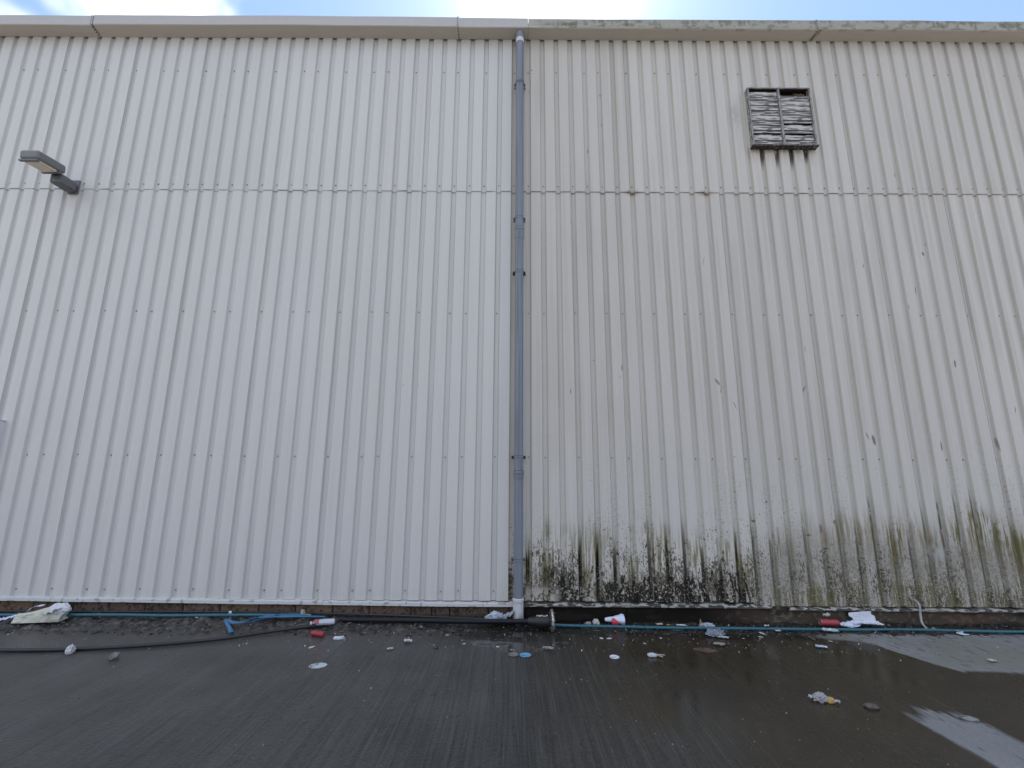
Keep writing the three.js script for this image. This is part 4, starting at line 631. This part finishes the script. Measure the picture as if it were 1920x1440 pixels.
item('paper_scrap', lump(0.03, 0.02, 0.025, 62, 0.4), std(0.28, 0.26, 0.26, 0.6), [0.845, 0.018, 0.12], 0, 'dull grey scrap left of the pale crumpled lump', 'scrap');
item('paper_scrap', sheet(0.07, 0.035, 0.004, 63, 0.012), std(0.5, 0.48, 0.4, 0.6), [1.62, 0.02, 0.12], 0.2, 'narrow cream strip behind the hose right of the white cup', 'scrap');
item('leaf', sheet(0.04, 0.03, 0.003, 64, 0.01), std(0.35, 0.26, 0.06, 0.6), [1.71, 0.02, 0.14], 0.5, 'tiny yellow leaf at the end of the cream strip behind the hose', 'leaf');
item('paper_scrap', sheet(0.1, 0.03, 0.004, 65, 0.008), std(0.5, 0.55, 0.58, 0.5), [1.83, 0.037, 0.195], -0.1, 'thin white strip lying across the hose right of the yellow leaf', 'scrap');
item('card_wedge', new THREE.ExtrudeGeometry(new THREE.Shape([[0, 0], [0.04, 0], [0.034, 0.045], [0.018, 0.09], [0.008, 0.05]].map(([x, y]) => new THREE.Vector2(x * 0.8, y * 0.75))), { depth: 0.006, bevelEnabled: true, bevelSize: 0.001, bevelThickness: 0.001, bevelSegments: 1 }), std(0.24, 0.21, 0.15, 0.8), [2.06, 0.015, 0.1], 0, 'small upright tan wedge of card behind the hose below the flashing', 'card');
item('plastic_bag', lump(0.08, 0.025, 0.04, 71, 0.45), std(0.36, 0.38, 0.43, 0.5), [2.12, 0.01, 0.14], 0, 'flat pale bag behind the hose at the foot of the tan wedge', 'bag');
item('plastic_bag', lump(0.1, 0.035, 0.07, 72, 0.5, 5), std(0.2, 0.235, 0.28, 0.4), [2.125, 0, 0.37], 0.15, 'crumpled grey plastic bag in front of the teal hose', 'bag');
item('paper_scrap', sheet(0.1, 0.035, 0.004, 73, 0.012), std(0.45, 0.46, 0.47, 0.6), [2.16, 0.002, 0.455], -0.35, 'thin pale strip just below the crumpled grey bag', 'scrap');
item('paper_scrap', sheet(0.11, 0.05, 0.005, 74, 0.016, 0.05, 14, 10, 0.5), std(0.3, 0.28, 0.23, 0.7), [2.03, 0.002, 0.66], -0.4, 'ragged beige scrap on brown concrete beside the rusty plate', 'scrap');
item('metal_plate', (() => { const s = new THREE.Shape([[-0.1, 0.03], [-0.04, 0.05], [0.05, 0.03], [0.1, -0.02], [0.02, -0.05], [-0.05, -0.02]].map(([x, y]) => new THREE.Vector2(x, y))); const g = new THREE.ExtrudeGeometry(s, { depth: 0.012, bevelEnabled: true, bevelSize: 0.003, bevelThickness: 0.003, bevelSegments: 1 }); g.rotateX(-Math.PI / 2); return g; })(), brown, [1.83, 0.002, 0.8], 0, 'flat reddish brown broken plate on the wet concrete', 'plate');
{
  const t = thing('red_can', 'bright red can lying behind the hose beside white paper', 'can', [3.455, 0.03, 0.15], 0);
  const g = new THREE.LatheGeometry([[0, -0.095], [0.024, -0.095], [0.03, -0.085], [0.033, -0.07], [0.033, 0.08], [0.028, 0.092], [0.024, 0.097], [0, 0.094]].map(([r, y]) => new THREE.Vector2(r, y)), 24); g.rotateZ(Math.PI / 2); g.rotateY(-0.08); g.translate(0, 0.034, 0); mesh('body', g, std(0.3, 0.035, 0.042, 0.4), t); const r = new THREE.TorusGeometry(0.026, 0.003, 6, 20); r.rotateY(Math.PI / 2); r.translate(-0.094, 0.034, -0.008); mesh('rim', r, std(0.4, 0.38, 0.38, 0.35, 0.6), t);
}
item('paper_scrap', (() => { const g = sheet(0.07, 0.04, 0.004, 81, 0.035, 0.2); return g; })(), std(0.55, 0.54, 0.5, 0.6), [3.47, 0.092, 0.1], 0.3, 'crumpled white tip poking up behind the bright red can', 'scrap');
{
  const t = thing('paper_carton', 'white carton with an upright flap beside the bright red can', 'carton', [3.8, 0.025, 0.13], 0);
  const a = sheet(0.34, 0.1, 0.006, 91, 0.03, -0.05); a.translate(0.04, 0.015, 0.03); mesh('base_sheet', a, std(0.55, 0.58, 0.66, 0.55), t);
  const f = new THREE.BoxGeometry(0.25, 0.1, 0.005, 12, 6, 1), p = f.attributes.position; for (let i = 0; i < p.count; i++) { const x = p.getX(i), y = p.getY(i); p.setXYZ(i, x + (y > 0 ? -0.02 : 0.015), y + 0.02 * (x / 0.25) + 0.004 * (vn(x * 40, y * 40) - 0.5), p.getZ(i) + 0.02 * (fbm(x * 16, y * 16, 3) - 0.5)); } const ff = toCreasedNormals(f, 0.4); ff.rotateX(-0.18); ff.translate(0.055, 0.085, -0.03);
  mesh('flap', ff, new THREE.MeshStandardMaterial({ roughness: 0.6, side: THREE.DoubleSide, map: colorTex(256, 128, (u, v, c) => { c[0] = 0.55; c[1] = 0.57; c[2] = 0.63; const row = Math.floor(v * 14), on = (row % 2 === 0) && v > 0.35 && v < 0.85 && u > 0.08 && u < 0.5 + 0.4 * h2(row, 4) ; tone(c, 0.3, 0.31, 0.38, on && vn(u * 90, row) > 0.4 ? 0.45 : 0); tone(c, 0.4, 0.38, 0.36, 0.3 * sm(0.55, 0.8, fbm(u * 6, v * 5, 3))); }) }), t);
  const l = lump(0.09, 0.03, 0.05, 92, 0.3); l.translate(-0.13, 0.005, 0.03); mesh('end', l, std(0.52, 0.58, 0.68, 0.5), t);
}
item('paper_scrap', (() => { const g = sheet(0.045, 0.03, 0.004, 93, 0.02, 0.4); g.rotateY(-0.8); return g; })(), white, [2.73, 0.03, 0.225], 0, 'small white chip lying on the hose right of the grey bag', 'scrap');
item('paper_scrap', sheet(0.055, 0.03, 0.004, 94, 0.008), white, [2.82, 0.012, 0.27], 0.1, 'small white chip just in front of the hose left of the red can', 'scrap');
item('paper_scrap', sheet(0.15, 0.06, 0.005, 95, 0.03, 0, 16, 8, 0.4), std(0.5, 0.6, 0.68, 0.5), [3.36, 0.005, 0.295], -0.3, 'torn bluish white scrap in front of the hose under the bright red can', 'scrap');
item('paper_scrap', sheet(0.1, 0.045, 0.005, 96, 0.012), std(0.45, 0.53, 0.6, 0.5), [2.99, 0.003, 0.7], -0.4, 'flat pale blue scrap on dark concrete near the dry patch', 'scrap');
item('paper_scrap', ribbon([[4.7, 0.03, 0.275], [4.76, 0.02, 0.28], [4.69, 0.012, 0.3], [4.78, 0.01, 0.33]], 0.025, 0.005, 30, 1), std(0.45, 0.52, 0.58, 0.5), [0, 0, 0], 0, 'zigzag pale strip below the hose at far right', 'scrap');
item('paper_scrap', sheet(0.06, 0.035, 0.004, 97, 0.015), std(0.5, 0.48, 0.42, 0.6), [4.3, 0.003, 1.02], 0.2, 'cream chip alone on the dry patch at right', 'scrap');
// yellowish bag in the foreground
{
  const t = thing('plastic_bag', 'knotted clear bag with yellow contents alone in the right foreground', 'bag', [2.31, 0, 1.76], -0.35); t.scale.setScalar(0.66);
  mesh('bag', (() => { const g = lump(0.075, 0.055, 0.05, 101, 0.28, 5, 1.7); g.translate(-0.05, 0, 0); return g; })(), std(0.27, 0.27, 0.265, 0.4), t);
  mesh('contents', (() => { const g = lump(0.042, 0.036, 0.034, 102, 0.25, 4); g.translate(0.045, 0, 0.004); return g; })(), std(0.4, 0.27, 0.07, 0.5), t);
  mesh('neck', (() => { const g = lump(0.06, 0.026, 0.028, 104, 0.2, 4); g.translate(0.0, 0.012, 0.005); return g; })(), std(0.42, 0.34, 0.24, 0.5), t);
  mesh('tail', sheet(0.07, 0.04, 0.004, 103, 0.025).translate(0.1, 0.004, 0.01), std(0.45, 0.42, 0.42, 0.5), t); mesh('corner', sheet(0.07, 0.05, 0.004, 105, 0.03).rotateY(0.4).translate(-0.125, 0.004, 0.0), std(0.4, 0.44, 0.5, 0.5), t);
}
item('stone', lump(0.05, 0.018, 0.034, 111, 0.12, 3, 1.3), std(0.11, 0.095, 0.08, 0.85), [2.58, 0, 1.845], -0.2, 'flat brown stone right of the yellowish bag in the foreground', 'stone');
item('stone', lump(0.055, 0.014, 0.032, 113, 0.1, 3, 1.3), std(0.22, 0.22, 0.21, 0.85), [3.12, 0, 2.0], -0.4, 'flat pale grey stone at the head of the dry tyre track', 'stone');
// white wrap on the stub beside the flange
item('tape_wrap', (() => { const l = []; for (let i = 0; i < 5; i++) l.push(lump(0.008 + 0.006 * (i % 2), 0.006 + 0.004 * ((i * 7) % 3) / 2, 0.007, 120 + i, 0.5, 2).translate(0.28 + i * 0.026, 0.153, 0.295 + 0.012 * (i % 2))); return merge(l); })(), std(0.6, 0.6, 0.6, 0.5), [0, 0, 0], 0, 'row of white crumpled tape on the black stub left of the steel flange', 'tape');

// crumbs of litter and grit too many and too small to count
{
  const r = rng(99), N = 2300, geo = new THREE.IcosahedronGeometry(1, 0), im = new THREE.InstancedMesh(geo, new THREE.MeshStandardMaterial({ roughness: 0.7 }), N), M = new THREE.Matrix4(), Q = new THREE.Quaternion(), E = new THREE.Euler(), c = new THREE.Color();
  for (let i = 1500; i < N; i++) { // dark leaf mould, twigs and grit in the silt
    const left = r() < 0.7, x = left ? -6.6 + 6.2 * r() : -0.4 + 7 * r(), z = 0.04 + (left ? 0.42 : 0.34) * Math.pow(r(), 0.8), twig = r() < 0.3, s = 0.005 + 0.012 * r() * r();
    Q.setFromEuler(E.set((r() - 0.5) * 0.6, r() * 6, (r() - 0.5) * 0.6));
    M.compose(new THREE.Vector3(x, FLOOR(x, z) + 0.004 + s * 0.3, z), Q, new THREE.Vector3(twig ? 0.02 + 0.05 * r() : s * 1.6, twig ? 0.0025 : s * 0.6, twig ? 0.003 : s)); im.setMatrixAt(i, M);
    const b = 0.012 + 0.05 * r() * r() + (r() < 0.12 ? 0.1 : 0); im.setColorAt(i, c.setRGB(b * 1.1, b * 0.97, b * 0.8));
  }
  for (let i = 0; i < 1500; i++) {
    const x = -6.6 + 13.2 * r(), near = r() < 0.72, z = near ? 0.1 + 0.75 * Math.pow(r(), 1.25) : 0.5 + 2.4 * r(), big = r() < 0.035 && near, s = (big ? 0.011 + 0.012 * r() : 0.0025 + 0.005 * r() * r()) * (near ? 1 : 0.8);
    E.set(r() * 6, r() * 6, r() * 6); Q.setFromEuler(E); if (big) Q.setFromEuler(E.set(0, r() * 6, (r() - 0.5) * 0.4));
    M.compose(new THREE.Vector3(x, FLOOR(x, z) + s * 0.25, z), Q, new THREE.Vector3(s * (1 + 1.2 * r()), s * (big ? 0.25 : 0.6), s)); im.setMatrixAt(i, M);
    const t = r(), b = t < 0.25 ? 0.35 + 0.2 * r() : t < 0.75 ? 0.16 + 0.15 * r() : 0.03 + 0.05 * r(); im.setColorAt(i, c.setRGB(b, b * (0.93 + 0.08 * r()), b * (0.85 + 0.2 * r())));
  }
  im.name = 'litter_crumbs'; im.castShadow = im.receiveShadow = true; scene.add(im); tag(im, 'scattered white and grey crumbs of litter and grit on the concrete', 'grit'); im.userData.kind = 'stuff';
}

renderer.render(scene, camera);
